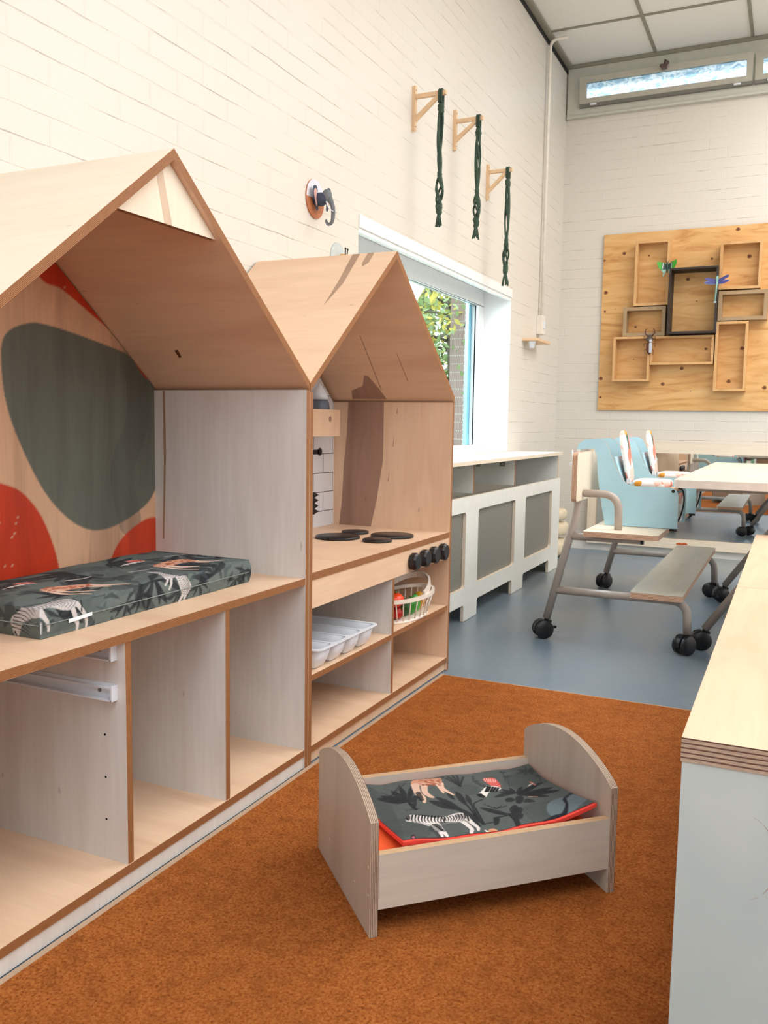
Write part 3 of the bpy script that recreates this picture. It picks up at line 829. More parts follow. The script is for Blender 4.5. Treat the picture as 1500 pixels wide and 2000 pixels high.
for a, b in zip(fr, fr[1:]):
    for k in range(4): mb.face([a[k], a[(k+1) % 4], b[(k+1) % 4], b[k]], BASK)
mb.face(fr[0], BASK); mb.face(fr[-1][::-1], BASK)
mb.build('handle', bk_)
def veg(name, label, cat, c, r, m, rot=None, stem=None):
    t_ = thing(name, label, cat, c)
    b = MB(); b.ball(c, r, m, 22, rot); b.build('flesh', t_)
    if stem:
        b = MB(); b.tube(stem, .004, plain('stem_green', '4E7A34', 0.6) if 'stem_green' not in MATS else MATS['stem_green'], 8); b.build('stem', t_)
    return t_
TOM = plain('tomato', 'F0481E', 0.3); STB = plain('berry', 'B81F16', 0.35); CUC = plain('cucumber', '3F9A3B', 0.35); LIM = plain('lime', '5FC45B', 0.35); YEL = plain('yellow_pepper', 'E9A51E', 0.35); DGR = plain('dark_green', '2F5A2A', 0.4)
ZB = .2995
veg('toy_tomato', 'orange red toy tomato on top at the left end of the basket', 'toy tomato', (-1.345, 2.998, .376), (.032, .040, .028), TOM, None, [(-1.345, 2.998, .402), (-1.343, 3.0, .410)])
veg('toy_strawberry', 'dark red toy strawberry under the tomato in the basket', 'toy strawberry', (-1.343, 3.010, ZB+.024), (.024, .030, .024), STB, None, [(-1.328, 3.010, ZB+.040), (-1.320, 3.012, ZB+.046)])
veg('toy_cucumber', 'dark green toy cucumber standing beside the red strawberry', 'toy cucumber', (-1.338, 3.068, ZB+.036), (.022, .022, .036), DGR)
veg('toy_pepper', 'mid green toy pepper in the middle of the basket', 'toy pepper', (-1.333, 3.115, ZB+.034), (.023, .022, .034), CUC, None, [(-1.333, 3.115, ZB+.066), (-1.331, 3.117, ZB+.074)])
veg('toy_pear', 'light green toy pear right of the green pepper', 'toy pear', (-1.334, 3.163, ZB+.036), (.022, .023, .036), LIM, None, [(-1.334, 3.163, ZB+.070), (-1.332, 3.165, ZB+.078)])
veg('toy_lemon', 'yellow toy lemon at the right end of the basket', 'toy lemon', (-1.343, 3.222, ZB+.037), (.025, .030, .036), YEL)

# ================================================================== PRINTED MATTRESS ON HOUSE 1
mx0, mx1, my0, my1, mz0, mz1 = -1.752, -1.400, 1.315, 2.082, .5885, .655
mt = thing('changing_mat', 'dark foam mattress with jungle animal print lying on the play house counter', 'mattress', ((mx0+mx1)/2, (my0+my1)/2, mz0))
# unrolled surface: x -> across incl. front side, y -> along incl. ends
nx, ny = 190, 300
Hm = mz1-mz0; Wd = mx1-mx0; Ln = my1-my0
def mattress_pt(a, b):
    # a in [0, Wd+Hm]: across the top then down the front; b in [-Hm, Ln+Hm]
    r0 = .012
    if a <= Wd: x, dz1 = mx0+a, 0
    else: x, dz1 = mx1, a-Wd
    if b < 0: y, dz2 = my0, -b
    elif b > Ln: y, dz2 = my1, b-Ln
    else: y, dz2 = my0+b, 0
    z = mz1-max(dz1, dz2)
    return x, y, z
import itertools
A_ = np.concatenate([np.linspace(0, Wd, 170), np.linspace(Wd, Wd+Hm, 33)[1:]])
B_ = np.concatenate([np.linspace(-Hm, 0, 33)[:-1], np.linspace(0, Ln, 330), np.linspace(Ln, Ln+Hm, 33)[1:]])
AA, BB = np.meshgrid(A_, B_)
cv = Canvas(AA.ravel(), BB.ravel(), '68726F')
DK, MD = '23262C', '3A4144'
def plant(cv, c, s, n=7, ang=90, spread=130, col=DK, a=.85):
    for k in range(n):
        t = R(ang-spread/2+spread*k/(n-1)+random.uniform(-8, 8)); L = s*random.uniform(.7, 1.1)
        q = (c[0]+L*math.cos(t), c[1]+L*math.sin(t))
        cv.leaf(c, q, L*.22, col, a, random.uniform(-.15, .15)*L)
def zebra(cv, c, s, rot=0.0, fx=1):
    """zebra drawn in a unit frame facing left; s = body length"""
    def T(p):
        x, y = p[0]*fx, p[1]; return (c[0]+s*(x*math.cos(rot)-y*math.sin(rot)), c[1]+s*(x*math.sin(rot)+y*math.cos(rot)))
    W_ = 'CFC9C8'
    cv.fill([T(p) for p in [(-.55, .20), (-.42, .26), (-.25, .17), (0, .15), (.25, .22), (.42, .24), (.52, .10), (.48, -.04), (.3, -.10), (.1, -.10), (-.15, -.16), (-.28, -.05), (-.4, .05), (-.58, .08), (-.64, .14)]], W_)
    for lg, w in (([(.42, .0), (.55, -.18), (.62, -.25), (.66, -.38)], .055), ([(.48, .05), (.68, -.08), (.78, -.18), (.82, -.28)], .05), ([(-.12, -.1), (.0, -.24), (.08, -.30), (.14, -.40)], .055), ([(-.2, -.1), (-.1, -.26), (-.02, -.36), (.02, -.46)], .05)):
        cv.stroke([T(p) for p in lg], s*w*1.6, s*w*.7, W_)
    cv.stroke([T(p) for p in [(.5, .16), (.60, .06), (.62, -.06)]], s*.02, s*.03, '2A2A2C')
    for k in range(20):
        x = -.52+k*.048
        cv.stroke([T((x, .24-.03*abs(k-9)/9)), T((x+.03+.004*k, .06)), T((x+.02, -.07-.02*(k < 8)))], s*.017, s*.007, '1E1F23')
    cv.stroke([T((-.62, .12)), T((-.57, .16))], s*.03, s*.02, '2A2A2C')
def giraffe(cv, c, s, rot=0.0):
    def T(p): return (c[0]+s*(p[0]*math.cos(rot)-p[1]*math.sin(rot)), c[1]+s*(p[0]*math.sin(rot)+p[1]*math.cos(rot)))
    G = 'D9A287'
    cv.fill([T(p) for p in [(-.45, .10), (-.2, .22), (.1, .24), (.35, .20), (.45, .05), (.3, -.02), (.0, -.04), (-.25, -.12), (-.42, -.12)]], G)
    for lg in ([(-.38, -.05), (-.34, -.30), (-.20, -.48), (-.12, -.62)], [(-.28, -.05), (-.16, -.24), (-.0, -.36), (.08, -.44)], [(.38, .05), (.48, -.18), (.60, -.32), (.70, -.42)], [(.3, .02), (.36, -.16), (.44, -.32)]):
        cv.stroke([T(p) for p in lg], s*.13, s*.035, 'E4C3AF')
    for k in range(34):
        a, b = random.uniform(-.4, .4), random.uniform(-.08, .2)
        cv.stroke([T((a, b)), T((a+.03, b+.02))], s*.05, s*.04, 'A85B40', .8, False)
def hoopoe(cv, c, s, rot=0.0):
    def T(p): return (c[0]+s*(p[0]*math.cos(rot)-p[1]*math.sin(rot)), c[1]+s*(p[0]*math.sin(rot)+p[1]*math.cos(rot)))
    cv.fill([T(p) for p in [(-.1, .30), (.0, .48), (.22, .50), (.36, .36), (.42, .10), (.25, .02), (.08, .14)]], 'DC6A62')
    for k in range(6): cv.stroke([T((-.08+.07*k, .34+.02*k)), T((-.1+.08*k, .44+.015*k))], s*.02, s*.02, 'F4DCD4')
    cv.fill([T(p) for p in [(.40, .08), (.2, -.02), (-.1, -.12), (-.45, -.42), (-.5, -.34), (-.3, -.08), (.0, .12), (.25, .18)]], 'EFE8E2')
    for k in range(5): cv.stroke([T((.28-.15*k, .14-.1*k)), T((.34-.17*k, .0-.1*k))], s*.05, s*.04, '1C1D21')
    cv.fill([T(p) for p in [(-.42, -.28), (-.52, -.42), (-.30, -.34), (-.28, -.2)]], '1C1D21')
for k in range(18):
    cv.leaf((random.uniform(0, Wd+Hm), random.uniform(-Hm, Ln+Hm)), (random.uniform(0, Wd+Hm), random.uniform(-Hm, Ln+Hm)), .05, '464E4E', .35)
random.seed(11)
for (a, b, s_) in ((.10, .10, .10), (.30, .17, .11), (.13, .33, .12), (.34, .36, .10), (.06, .52, .10), (.24, .56, .11), (.37, .60, .10), (.15, .70, .10), (.38, .05, .07), (.28, .74, .09), (.02, .2, .08)):
    plant(cv, (a, b), s_, 7, random.uniform(0, 360), 170)
for (a, b) in ((.36, .08), (.385, .25), (.38, .30), (.39, .44), (.385, .53), (.40, .70), (.38, .74)):
    plant(cv, (a, b), .05, 6, random.uniform(-60, 60), 200, '1E2229', .8)
for k in range(60):
    a_, b_ = random.uniform(0, Wd*.95), random.uniform(-Hm, Ln+Hm)
    cv.leaf((a_, b_), (a_+random.uniform(-.12, .12), b_+random.uniform(-.12, .12)), random.uniform(.02, .06), random.choice(('2C3034', '3A4042', '23262C')), .55, random.uniform(-.03, .03))
for k in range(26):
    a_, b_ = random.uniform(Wd-.01, Wd+Hm), random.uniform(-Hm, Ln+Hm)
    cv.leaf((a_, b_), (a_+random.uniform(-.05, .05), b_+random.uniform(-.05, .05)), random.uniform(.006, .02), random.choice(('2A3038', '3E4A50', '1F242C')), .6, random.uniform(-.02, .02))
giraffe(cv, (.24, .20), .16, R(80)); giraffe(cv, (.23, .60), .16, R(82))
zebra(cv, (.335, .02), .16, R(70)); zebra(cv, (.345, .45), .13, R(20))
hoopoe(cv, (.12, .16), .09, R(60)); hoopoe(cv, (.11, .56), .09, R(60))
for a, b in ((.16, .26), (.22, .42), (.14, .66)): cv.stroke([(a, b), (a+.012, b+.05), (a+.008, b+.08)], .006, .002, 'D8D2CC')
nb_ = len(B_); na_ = len(A_)
def mfn(i, j):
    x, y, z = mattress_pt(A_[i], B_[j])
    return x, y, z
mb = MB(); vs = []
for j in range(nb_):
    for i in range(na_):
        x, y, z = mfn(i, j)
        # soften the upper edges and let the cover sag a little
        ex_ = min(mx1-x, x-mx0); ey_ = min(my1-y, y-my0)
        top = z >= mz1-1e-6
        if top:
            e = min(ex_, ey_)
            z -= .007*math.exp(-e/.010)
            z += .0022*math.sin(x*31+y*13)+.0018*math.sin(y*23)
        else:
            s_ = (mz1-z)/Hm
            if abs(x-mx1) < 1e-6: x += .005*math.sin(math.pi*s_)+.0015*math.sin(y*37)
            if abs(y-my0) < 1e-6: y -= .005*math.sin(math.pi*s_)
            if abs(y-my1) < 1e-6: y += .005*math.sin(math.pi*s_)
        vs.append((x, y, z))
mb.v = vs
for j in range(nb_-1):
    for i in range(na_-1):
        q = j*na_+i; mb.f.append((q, q+1, q+na_+1, q+na_)); mb.mi.append(0); mb.sm.append(True); mb.uv.append([(0, 0), (1, 0), (1, 1), (0, 1)])
mb.mat(PRINT)
nbx = len(mb.v)
mb.face([(mx0, my0, mz0), (mx0, my1, mz0), (mx0, my1, mz1-.007), (mx0, my0, mz1-.007)][::-1], PRINT)
mb.face([(mx0, my0, mz0), (mx1, my0, mz0), (mx1, my1, mz0), (mx0, my1, mz0)][::-1], PRINT)
col = np.concatenate([cv.c, np.tile(np.array(lin('3A4144')), (len(mb.v)-nbx, 1))])
mb.build('cover', mt, colors=col)
SEAM = plain('seam', '8A9290', 0.7)
mb = MB(); mb.tube([(mx1+.006, my0+.006, mz0+.030), (mx1+.0065, (my0+my1)/2, mz0+.030), (mx1+.006, my1-.006, mz0+.030)], .0011, SEAM, 6)
mb.tube([(mx0, my0-.006, mz0+.030), (mx1, my0-.006, mz0+.030)], .0011, SEAM, 6); mb.build('seam', mt)
mb = MB(); mb.prism(rect(0, -.004, .07, .004), (mx1+.0075, 1.385, mz0+.026), (0, 1, .05), Z_, X_, .0006, WPLAST); mb.build('care_label', mt)

# ================================================================== DOLL BED
ang = math.atan2(.407, .416)
bed = thing('doll_bed', 'plywood doll bed with arched ends standing on the orange carpet', 'doll bed', (-.724, 1.51, .0078), ang, local=True)
Lb, Wb, tb = .580, .400, .018
def end_poly():
    pts = [(0, 0), (Wb, 0), (Wb, .243)]
    for k in range(1, 24):
        t = k/24; w = Wb*(1-t); pts.append((w, .243+.062*math.sin(math.pi*t)**.8))
    pts.append((0, .243)); return pts
for x in (0, Lb-tb):
    mb = MB(); mb.prism(end_poly(), (x, 0, 0), Y_, Z_, X_, tb, BIG, EDD, off=(x*3, x)); mb.build('end_panel', bed)
_pl = [c for c in bed.children]
PLUG = plain('wood_plug', 'E6DCCB', 0.5)
for pi, (nn_, xx_) in enumerate(((-1, 0), (1, Lb))):
    for yy_, zz_ in ((.012, .085), (.388, .085), (.012, .145), (.388, .145), (.10, .068), (.30, .068)):
        mb = MB(); mb.lathe([(.0035, 0), (.0032, .0004), (0, .0005)], (xx_, yy_, zz_), (nn_, 0, 0), PLUG, 12); mb.build('wood_plug', _pl[pi])
for y in (.004, Wb-.022):
    mb = MB(); mb.box((tb, y, .055), (Lb-tb, y+.018, .172), BIG, EDL, thin=1, grain='U'); rl = mb.build('side_rail', bed)
mb = MB(); mb.box((tb, .022, .062), (Lb-tb, Wb-.022, .074), BIG, EDL, thin=2); mb.build('base_board', bed)
fm = thing('foam_pad', 'neon orange pad lying in the doll bed', 'mattress', bed.location+Vector((0, 0, 0)), ang, local=True)
mb = MB(); 
def pad(a, b):
    x = .020+(Lb-.040)*a; y = .0235+(Wb-.047)*b
    e = min(a*(Lb-.04), (1-a)*(Lb-.04), b*(Wb-.047), (1-b)*(Wb-.047))
    return (x, y, .140-.012*math.exp(-e/.008))
mb.grid(pad, 60, 44, ORANGE)
mb.prism(rect(.020, .0235, Lb-.020, Wb-.0235), (0, 0, .0745), X_, Y_, Z_, .054, ORANGE)
mb.build('pad_cover', fm)
# quilt
ql = thing('doll_quilt', 'dark grey quilt printed with zebra, giraffe and leaves on the doll bed', 'quilt', bed.location, ang, local=True)
import json
QUILT = json.loads('''[["f",[[0.0831,0.1593],[0.1411,0.1585],[0.1757,0.0981],[0.136,0.0475],[0.0911,0.0774]],"474E4E",0.6],
["f",[[0.4613,0.3056],[0.556,0.3094],[0.5518,0.2366],[0.4629,0.2229]],"474E4E",0.6],
["f",[[0.4067,0.1183],[0.4923,0.1185],[0.4931,0.0478],[0.402,0.0348]],"474E4E",0.6],
["f",[[0.2954,0.2748],[0.3569,0.2762],[0.3518,0.228],[0.2951,0.2359]],"474E4E",0.6],
["f",[[0.4852,0.1213],[0.5382,0.1226],[0.5774,0.0926],[0.5086,0.0522],[0.4563,0.0432],[0.4482,0.0792]],"6F7F86",0.8],
["f",[[0.1121,0.352],[0.1312,0.2871],[0.1198,0.1654],[0.0927,0.0618],[0.0807,0.1197],[0.0921,0.2443]],"41484A",0.5],
["f",[[0.1707,0.2373],[0.164,0.2606],[0.1554,0.2789],[0.1389,0.2922],[0.1255,0.2941],[0.13,0.273],[0.1415,0.2519],[0.155,0.2428]],"25282C",0.9],
["f",[[0.1707,0.2373],[0.1732,0.2628],[0.1723,0.2847],[0.1657,0.3052],[0.1571,0.3136],[0.1538,0.2902],[0.1562,0.2641],[0.162,0.2486]],"25282C",0.9],
["f",[[0.1707,0.2373],[0.1796,0.2636],[0.1857,0.287],[0.1868,0.3139],[0.1845,0.3301],[0.1756,0.3067],[0.1695,0.2776],[0.1683,0.2564]],"25282C",0.9],
["f",[[0.1707,0.2373],[0.1839,0.2523],[0.1965,0.2695],[0.2075,0.295],[0.2136,0.3156],[0.201,0.3042],[0.1871,0.2814],[0.1782,0.2608]],"25282C",0.9],
["f",[[0.1707,0.2373],[0.1648,0.2528],[0.1562,0.2626],[0.1421,0.2653],[0.1294,0.2595],[0.1338,0.2454],[0.1445,0.2349],[0.1566,0.2329]],"25282C",0.9],
["f",[[0.1707,0.2373],[0.1778,0.2318],[0.1856,0.2326],[0.1968,0.2412],[0.2058,0.2547],[0.2008,0.261],[0.1909,0.2595],[0.1811,0.2509]],"25282C",0.9],
["f",[[0.1707,0.2373],[0.1598,0.2591],[0.1469,0.2746],[0.1263,0.2849],[0.11,0.2841],[0.118,0.2651],[0.1345,0.2476],[0.1515,0.2393]],"25282C",0.9],
["s",[[0.1734,0.2459],[0.1723,0.219],[0.1733,0.1914]],0.008,0.01,"25282C",1.0],
["s",[[0.1482,0.2873],[0.1317,0.3119]],0.003,0.002,"25282C",0.8],
["s",[[0.1482,0.2873],[0.1215,0.2715]],0.003,0.002,"25282C",0.8],
["s",[[0.1482,0.2873],[0.1894,0.338]],0.003,0.002,"25282C",0.8],
["s",[[0.1482,0.2873],[0.2028,0.3388]],0.003,0.002,"25282C",0.8],
["f",[[0.1662,0.1942],[0.1746,0.2013],[0.183,0.2113],[0.1899,0.2269],[0.1926,0.2397],[0.1848,0.2347],[0.1751,0.2218],[0.1696,0.209]],"25282C",0.9],
["s",[[0.1506,0.194],[0.1824,0.1936]],0.004,0.003,"25282C",0.7],
["f",[[0.2183,0.339],[0.2407,0.3633],[0.2697,0.3601],[0.2982,0.3476],[0.2914,0.3165],[0.2782,0.2958],[0.2626,0.2999],[0.2498,0.3096],[0.23,0.3052],[0.2138,0.3057]],"D2967C",1.0],
["s",[[0.2207,0.3185],[0.2092,0.2724],[0.2123,0.2428],[0.2069,0.2215]],0.02,0.006999999999999999,"E0BBA6",1.0],
["s",[[0.242,0.3117],[0.2262,0.2669],[0.23,0.2422],[0.2336,0.2345]],0.018,0.006299999999999999,"E0BBA6",1.0],
["s",[[0.2837,0.3086],[0.2749,0.2767],[0.2802,0.2407],[0.2846,0.2322]],0.016,0.0056,"E0BBA6",1.0],
["s",[[0.2766,0.3113],[0.2693,0.2738],[0.2653,0.2455]],0.014,0.0049,"E0BBA6",1.0],
["s",[[0.2754,0.2958],[0.2768,0.293]],0.006,0.005,"9E5238",0.8],
["s",[[0.2351,0.3604],[0.2365,0.3562]],0.006,0.005,"9E5238",0.8],
["s",[[0.2724,0.3099],[0.2731,0.3064]],0.006,0.005,"9E5238",0.8],
["s",[[0.2707,0.3353],[0.2722,0.3325]],0.006,0.005,"9E5238",0.8],
["s",[[0.2595,0.3211],[0.2617,0.3175]],0.006,0.005,"9E5238",0.8],
["s",[[0.2678,0.3452],[0.2699,0.3417]],0.006,0.005,"9E5238",0.8],
["s",[[0.253,0.3358],[0.2545,0.333]],0.006,0.005,"9E5238",0.8],
["s",[[0.2591,0.2991],[0.2605,0.2949]],0.006,0.005,"9E5238",0.8],
["s",[[0.2836,0.3171],[0.2851,0.3143]],0.006,0.005,"9E5238",0.8],
["s",[[0.2565,0.3422],[0.2586,0.3387]],0.006,0.005,"9E5238",0.8],
["s",[[0.2343,0.3639],[0.2365,0.3604]],0.006,0.005,"9E5238",0.8],
["s",[[0.2565,0.3394],[0.2587,0.3359]],0.006,0.005,"9E5238",0.8],
["s",[[0.2384,0.3109],[0.2406,0.3074]],0.006,0.005,"9E5238",0.8],
["s",[[0.2553,0.3253],[0.2574,0.3217]],0.006,0.005,"9E5238",0.8],
["s",[[0.2485,0.3598],[0.2493,0.3563]],0.006,0.005,"9E5238",0.8],
["s",[[0.2514,0.3514],[0.2529,0.3486]],0.006,0.005,"9E5238",0.8],
["s",[[0.2456,0.3025],[0.2471,0.2997]],0.006,0.005,"9E5238",0.8],
["s",[[0.2735,0.3424],[0.2756,0.3389]],0.006,0.005,"9E5238",0.8],
["s",[[0.2746,0.305],[0.276,0.3021]],0.006,0.005,"9E5238",0.8],
["s",[[0.2619,0.3034],[0.2633,0.2992]],0.006,0.005,"9E5238",0.8],
["s",[[0.2668,0.3084],[0.2675,0.3049]],0.006,0.005,"9E5238",0.8],
["s",[[0.2357,0.3067],[0.2371,0.3038]],0.006,0.005,"9E5238",0.8],
["s",[[0.2926,0.3377],[0.2948,0.3342]],0.006,0.005,"9E5238",0.8],
["s",[[0.2667,0.3126],[0.2689,0.3091]],0.006,0.005,"9E5238",0.8],
["s",[[0.2524,0.328],[0.2531,0.3245]],0.006,0.005,"9E5238",0.8],
["s",[[0.2456,0.3068],[0.247,0.3039]],0.006,0.005,"9E5238",0.8],
["s",[[0.2476,0.3117],[0.2498,0.3082]],0.006,0.005,"9E5238",0.8],
["s",[[0.2377,0.3116],[0.2392,0.3088]],0.006,0.005,"9E5238",0.8],
["s",[[0.2822,0.3227],[0.2843,0.3192]],0.006,0.005,"9E5238",0.8],
["s",[[0.2505,0.3061],[0.252,0.3019]],0.006,0.005,"9E5238",0.8],
["s",[[0.2701,0.3247],[0.2716,0.3219]],0.006,0.005,"9E5238",0.8],
["s",[[0.2402,0.3442],[0.2424,0.3407]],0.006,0.005,"9E5238",0.8],
["s",[[0.2756,0.3432],[0.277,0.3389]],0.006,0.005,"9E5238",0.8],
["s",[[0.287,0.3334],[0.2885,0.3292]],0.006,0.005,"9E5238",0.8],
["s",[[0.2863,0.3312],[0.2878,0.327]],0.006,0.005,"9E5238",0.8],
["s",[[0.2809,0.3086],[0.2823,0.3057]],0.006,0.005,"9E5238",0.8],
["s",[[0.2552,0.3281],[0.2567,0.3239]],0.006,0.005,"9E5238",0.8],
["s",[[0.2631,0.3218],[0.2645,0.3176]],0.006,0.005,"9E5238",0.8],
["s",[[0.2486,0.3485],[0.2508,0.345]],0.006,0.005,"9E5238",0.8],
["s",[[0.2463,0.3061],[0.2484,0.3025]],0.006,0.005,"9E5238",0.8],
["s",[[0.2727,0.3488],[0.2741,0.346]],0.006,0.005,"9E5238",0.8],
["s",[[0.2717,0.3106],[0.2724,0.3071]],0.006,0.005,"9E5238",0.8],
["s",[[0.2099,0.2703],[0.2053,0.2356]],0.012,0.01,"1E2024",0.9],
["f",[[0.2634,0.1634],[0.2561,0.186],[0.2474,0.2042],[0.2317,0.2182],[0.2182,0.223],[0.2227,0.2033],[0.2342,0.1822],[0.2478,0.1703]],"25282C",0.9],
["f",[[0.2741,0.1515],[0.2703,0.1776],[0.2637,0.2009],[0.2507,0.2234],[0.2393,0.2331],[0.2417,0.2098],[0.2505,0.1816],[0.2606,0.1648]],"25282C",0.9],
["f",[[0.2771,0.2046],[0.2798,0.2187],[0.2811,0.2301],[0.2781,0.2399],[0.2731,0.2434],[0.269,0.2306],[0.2692,0.2165],[0.2721,0.2095]],"25282C",0.9],
["f",[[0.2916,0.1722],[0.3005,0.197],[0.3052,0.219],[0.3036,0.2402],[0.2978,0.2501],[0.2889,0.228],[0.2842,0.2018],[0.2858,0.1849]],"25282C",0.9],
["f",[[0.3022,0.1688],[0.3119,0.1873],[0.3181,0.2036],[0.3193,0.2206],[0.3157,0.2297],[0.3074,0.2141],[0.3005,0.1942],[0.3,0.1808]],"25282C",0.9],
["f",[[0.2882,0.0958],[0.2879,0.1184],[0.2849,0.1382],[0.2769,0.1572],[0.2683,0.167],[0.2678,0.1465],[0.2723,0.1225],[0.2789,0.1077]],"25282C",0.9],
["s",[[0.2884,0.0788],[0.2918,0.1552],[0.2953,0.2175]],0.006,0.004,"25282C",1.0],
["s",[[0.2883,0.0873],[0.2989,0.1525],[0.3104,0.1943]],0.005,0.004,"25282C",1.0],
["s",[[0.2799,0.0731],[0.2707,0.1437],[0.2439,0.1964]],0.005,0.003,"25282C",1.0],
["s",[[0.2919,0.0781],[0.3025,0.1419],[0.3114,0.1752],[0.3451,0.1968]],0.005,0.004,"25282C",1.0],
["f",[[0.2778,0.0738],[0.2847,0.0908],[0.2902,0.1078],[0.2928,0.1262],[0.292,0.1368],[0.2851,0.1226],[0.2796,0.1028],[0.2777,0.0879]],"25282C",0.9],
["s",[[0.3223,0.2765],[0.3073,0.3541]],0.006,0.004,"25282C",0.8],
["s",[[0.3223,0.2765],[0.32,0.3514]],0.006,0.004,"25282C",0.8],
["s",[[0.3223,0.2765],[0.3335,0.3509]],0.006,0.004,"25282C",0.8],
["s",[[0.3223,0.2765],[0.3455,0.3503]],0.006,0.004,"25282C",0.8],
["s",[[0.3223,0.2765],[0.3563,0.3327]],0.006,0.004,"25282C",0.8],
["f",[[0.3645,0.2939],[0.3729,0.3053],[0.3805,0.3174],[0.386,0.333],[0.3887,0.3444],[0.381,0.3351],[0.3734,0.3202],[0.3686,0.3067]],"383E40",0.8],
["f",[[0.3645,0.2939],[0.3681,0.289],[0.3724,0.2876],[0.3787,0.2912],[0.385,0.2977],[0.3828,0.3026],[0.3778,0.3047],[0.3722,0.3004]],"383E40",0.8],
["f",[[0.3645,0.2939],[0.3661,0.2784],[0.3705,0.2657],[0.3776,0.2559],[0.3855,0.2524],[0.3839,0.2651],[0.3802,0.2799],[0.373,0.2884]],"383E40",0.8],
["f",[[0.4673,0.3361],[0.4694,0.334],[0.4723,0.3326],[0.4765,0.334],[0.4793,0.3369],[0.4786,0.339],[0.4757,0.3404],[0.4715,0.3389]],"383E40",0.9],
["f",[[0.4673,0.3361],[0.4666,0.3325],[0.4666,0.3297],[0.4688,0.329],[0.4716,0.3304],[0.4723,0.334],[0.4722,0.3368],[0.4701,0.3375]],"383E40",0.9],
["f",[[0.4673,0.3361],[0.4666,0.3382],[0.4651,0.3382],[0.463,0.336],[0.461,0.3325],[0.461,0.331],[0.4631,0.3304],[0.4652,0.3325]],"383E40",0.9],
["f",[[0.4673,0.3361],[0.4672,0.3403],[0.4651,0.3424],[0.4616,0.3431],[0.4587,0.3416],[0.4588,0.3388],[0.4609,0.3353],[0.4638,0.3353]],"383E40",0.9],
["f",[[0.4673,0.3361],[0.4686,0.3417],[0.4693,0.3453],[0.4686,0.3488],[0.4664,0.3495],[0.4651,0.3452],[0.4644,0.3403],[0.4659,0.3375]],"383E40",0.9],
["f",[[0.4673,0.3361],[0.4701,0.3375],[0.4729,0.3404],[0.4757,0.3446],[0.477,0.3489],[0.4749,0.3482],[0.4714,0.3446],[0.4694,0.341]],"383E40",0.9],
["s",[[0.4673,0.3361],[0.4495,0.2835]],0.003,0.003,"383E40",0.8],
["f",[[0.4634,0.3049],[0.4655,0.3028],[0.4677,0.3021],[0.4719,0.3036],[0.4754,0.3057],[0.474,0.3085],[0.4704,0.3092],[0.4676,0.3078]],"383E40",0.9],
["f",[[0.4634,0.3049],[0.4627,0.3014],[0.4627,0.2985],[0.4642,0.2985],[0.4663,0.2993],[0.4676,0.3035],[0.4669,0.3056],[0.4662,0.3063]],"383E40",0.9],
["f",[[0.4634,0.3049],[0.4627,0.307],[0.4612,0.307],[0.4584,0.3056],[0.4563,0.302],[0.4571,0.2999],[0.4585,0.2999],[0.4606,0.302]],"383E40",0.9],
["f",[[0.4634,0.3049],[0.4619,0.3091],[0.4605,0.3119],[0.4577,0.3119],[0.4541,0.3112],[0.4542,0.3069],[0.457,0.3041],[0.4599,0.3042]],"383E40",0.9],
["f",[[0.4634,0.3049],[0.4647,0.3106],[0.4654,0.3141],[0.464,0.3169],[0.4618,0.3176],[0.4605,0.3134],[0.4605,0.3091],[0.4612,0.307]],"383E40",0.9],
["f",[[0.4634,0.3049],[0.4662,0.3063],[0.4683,0.3085],[0.4711,0.3128],[0.4724,0.317],[0.4703,0.3163],[0.4675,0.3134],[0.4655,0.3099]],"383E40",0.9],
["s",[[0.4634,0.3049],[0.4456,0.2538]],0.003,0.003,"383E40",0.8],
["f",[[0.5407,0.281],[0.5429,0.2789],[0.545,0.2782],[0.5492,0.2797],[0.5527,0.2818],[0.552,0.2839],[0.5492,0.2853],[0.5449,0.2839]],"383E40",0.9],
["f",[[0.5407,0.281],[0.5401,0.2775],[0.5394,0.2753],[0.5415,0.2746],[0.5436,0.2754],[0.545,0.2796],[0.5443,0.2817],[0.5435,0.2824]],"383E40",0.9],
["f",[[0.5407,0.281],[0.54,0.2831],[0.5386,0.2831],[0.5358,0.2816],[0.5337,0.2781],[0.5344,0.276],[0.5358,0.276],[0.5379,0.2781]],"383E40",0.9],
["f",[[0.5407,0.281],[0.5393,0.2852],[0.5385,0.2873],[0.535,0.288],[0.5315,0.2873],[0.5315,0.283],[0.5344,0.2802],[0.5372,0.2802]],"383E40",0.9],
["f",[[0.5407,0.281],[0.5421,0.2867],[0.5427,0.2902],[0.542,0.2937],[0.5399,0.2944],[0.5378,0.2894],[0.5379,0.2852],[0.5386,0.2831]],"383E40",0.9],
["f",[[0.5407,0.281],[0.5435,0.2824],[0.5456,0.2846],[0.5484,0.2889],[0.5505,0.2924],[0.5484,0.2917],[0.5449,0.2895],[0.5428,0.286]],"383E40",0.9],
["s",[[0.5407,0.281],[0.5208,0.2306]],0.003,0.003,"383E40",0.8],
["f",[[0.5304,0.3219],[0.5347,0.3149],[0.5404,0.3107],[0.5496,0.3101],[0.5588,0.3137],[0.5558,0.3208],[0.5494,0.3256],[0.5409,0.3255]],"383E40",0.8],
["f",[[0.5304,0.3219],[0.5284,0.3113],[0.5285,0.3028],[0.5321,0.2979],[0.5363,0.2965],[0.539,0.3064],[0.5382,0.3156],[0.536,0.3205]],"383E40",0.8],
["f",[[0.5304,0.3219],[0.5255,0.3197],[0.5198,0.3154],[0.5143,0.3069],[0.5108,0.2991],[0.5151,0.3005],[0.5206,0.3062],[0.5262,0.3134]],"383E40",0.8],
["f",[[0.5304,0.3219],[0.5254,0.3268],[0.5183,0.3281],[0.5077,0.3245],[0.4993,0.3187],[0.5029,0.3138],[0.5107,0.3132],[0.5205,0.3161]],"383E40",0.8],
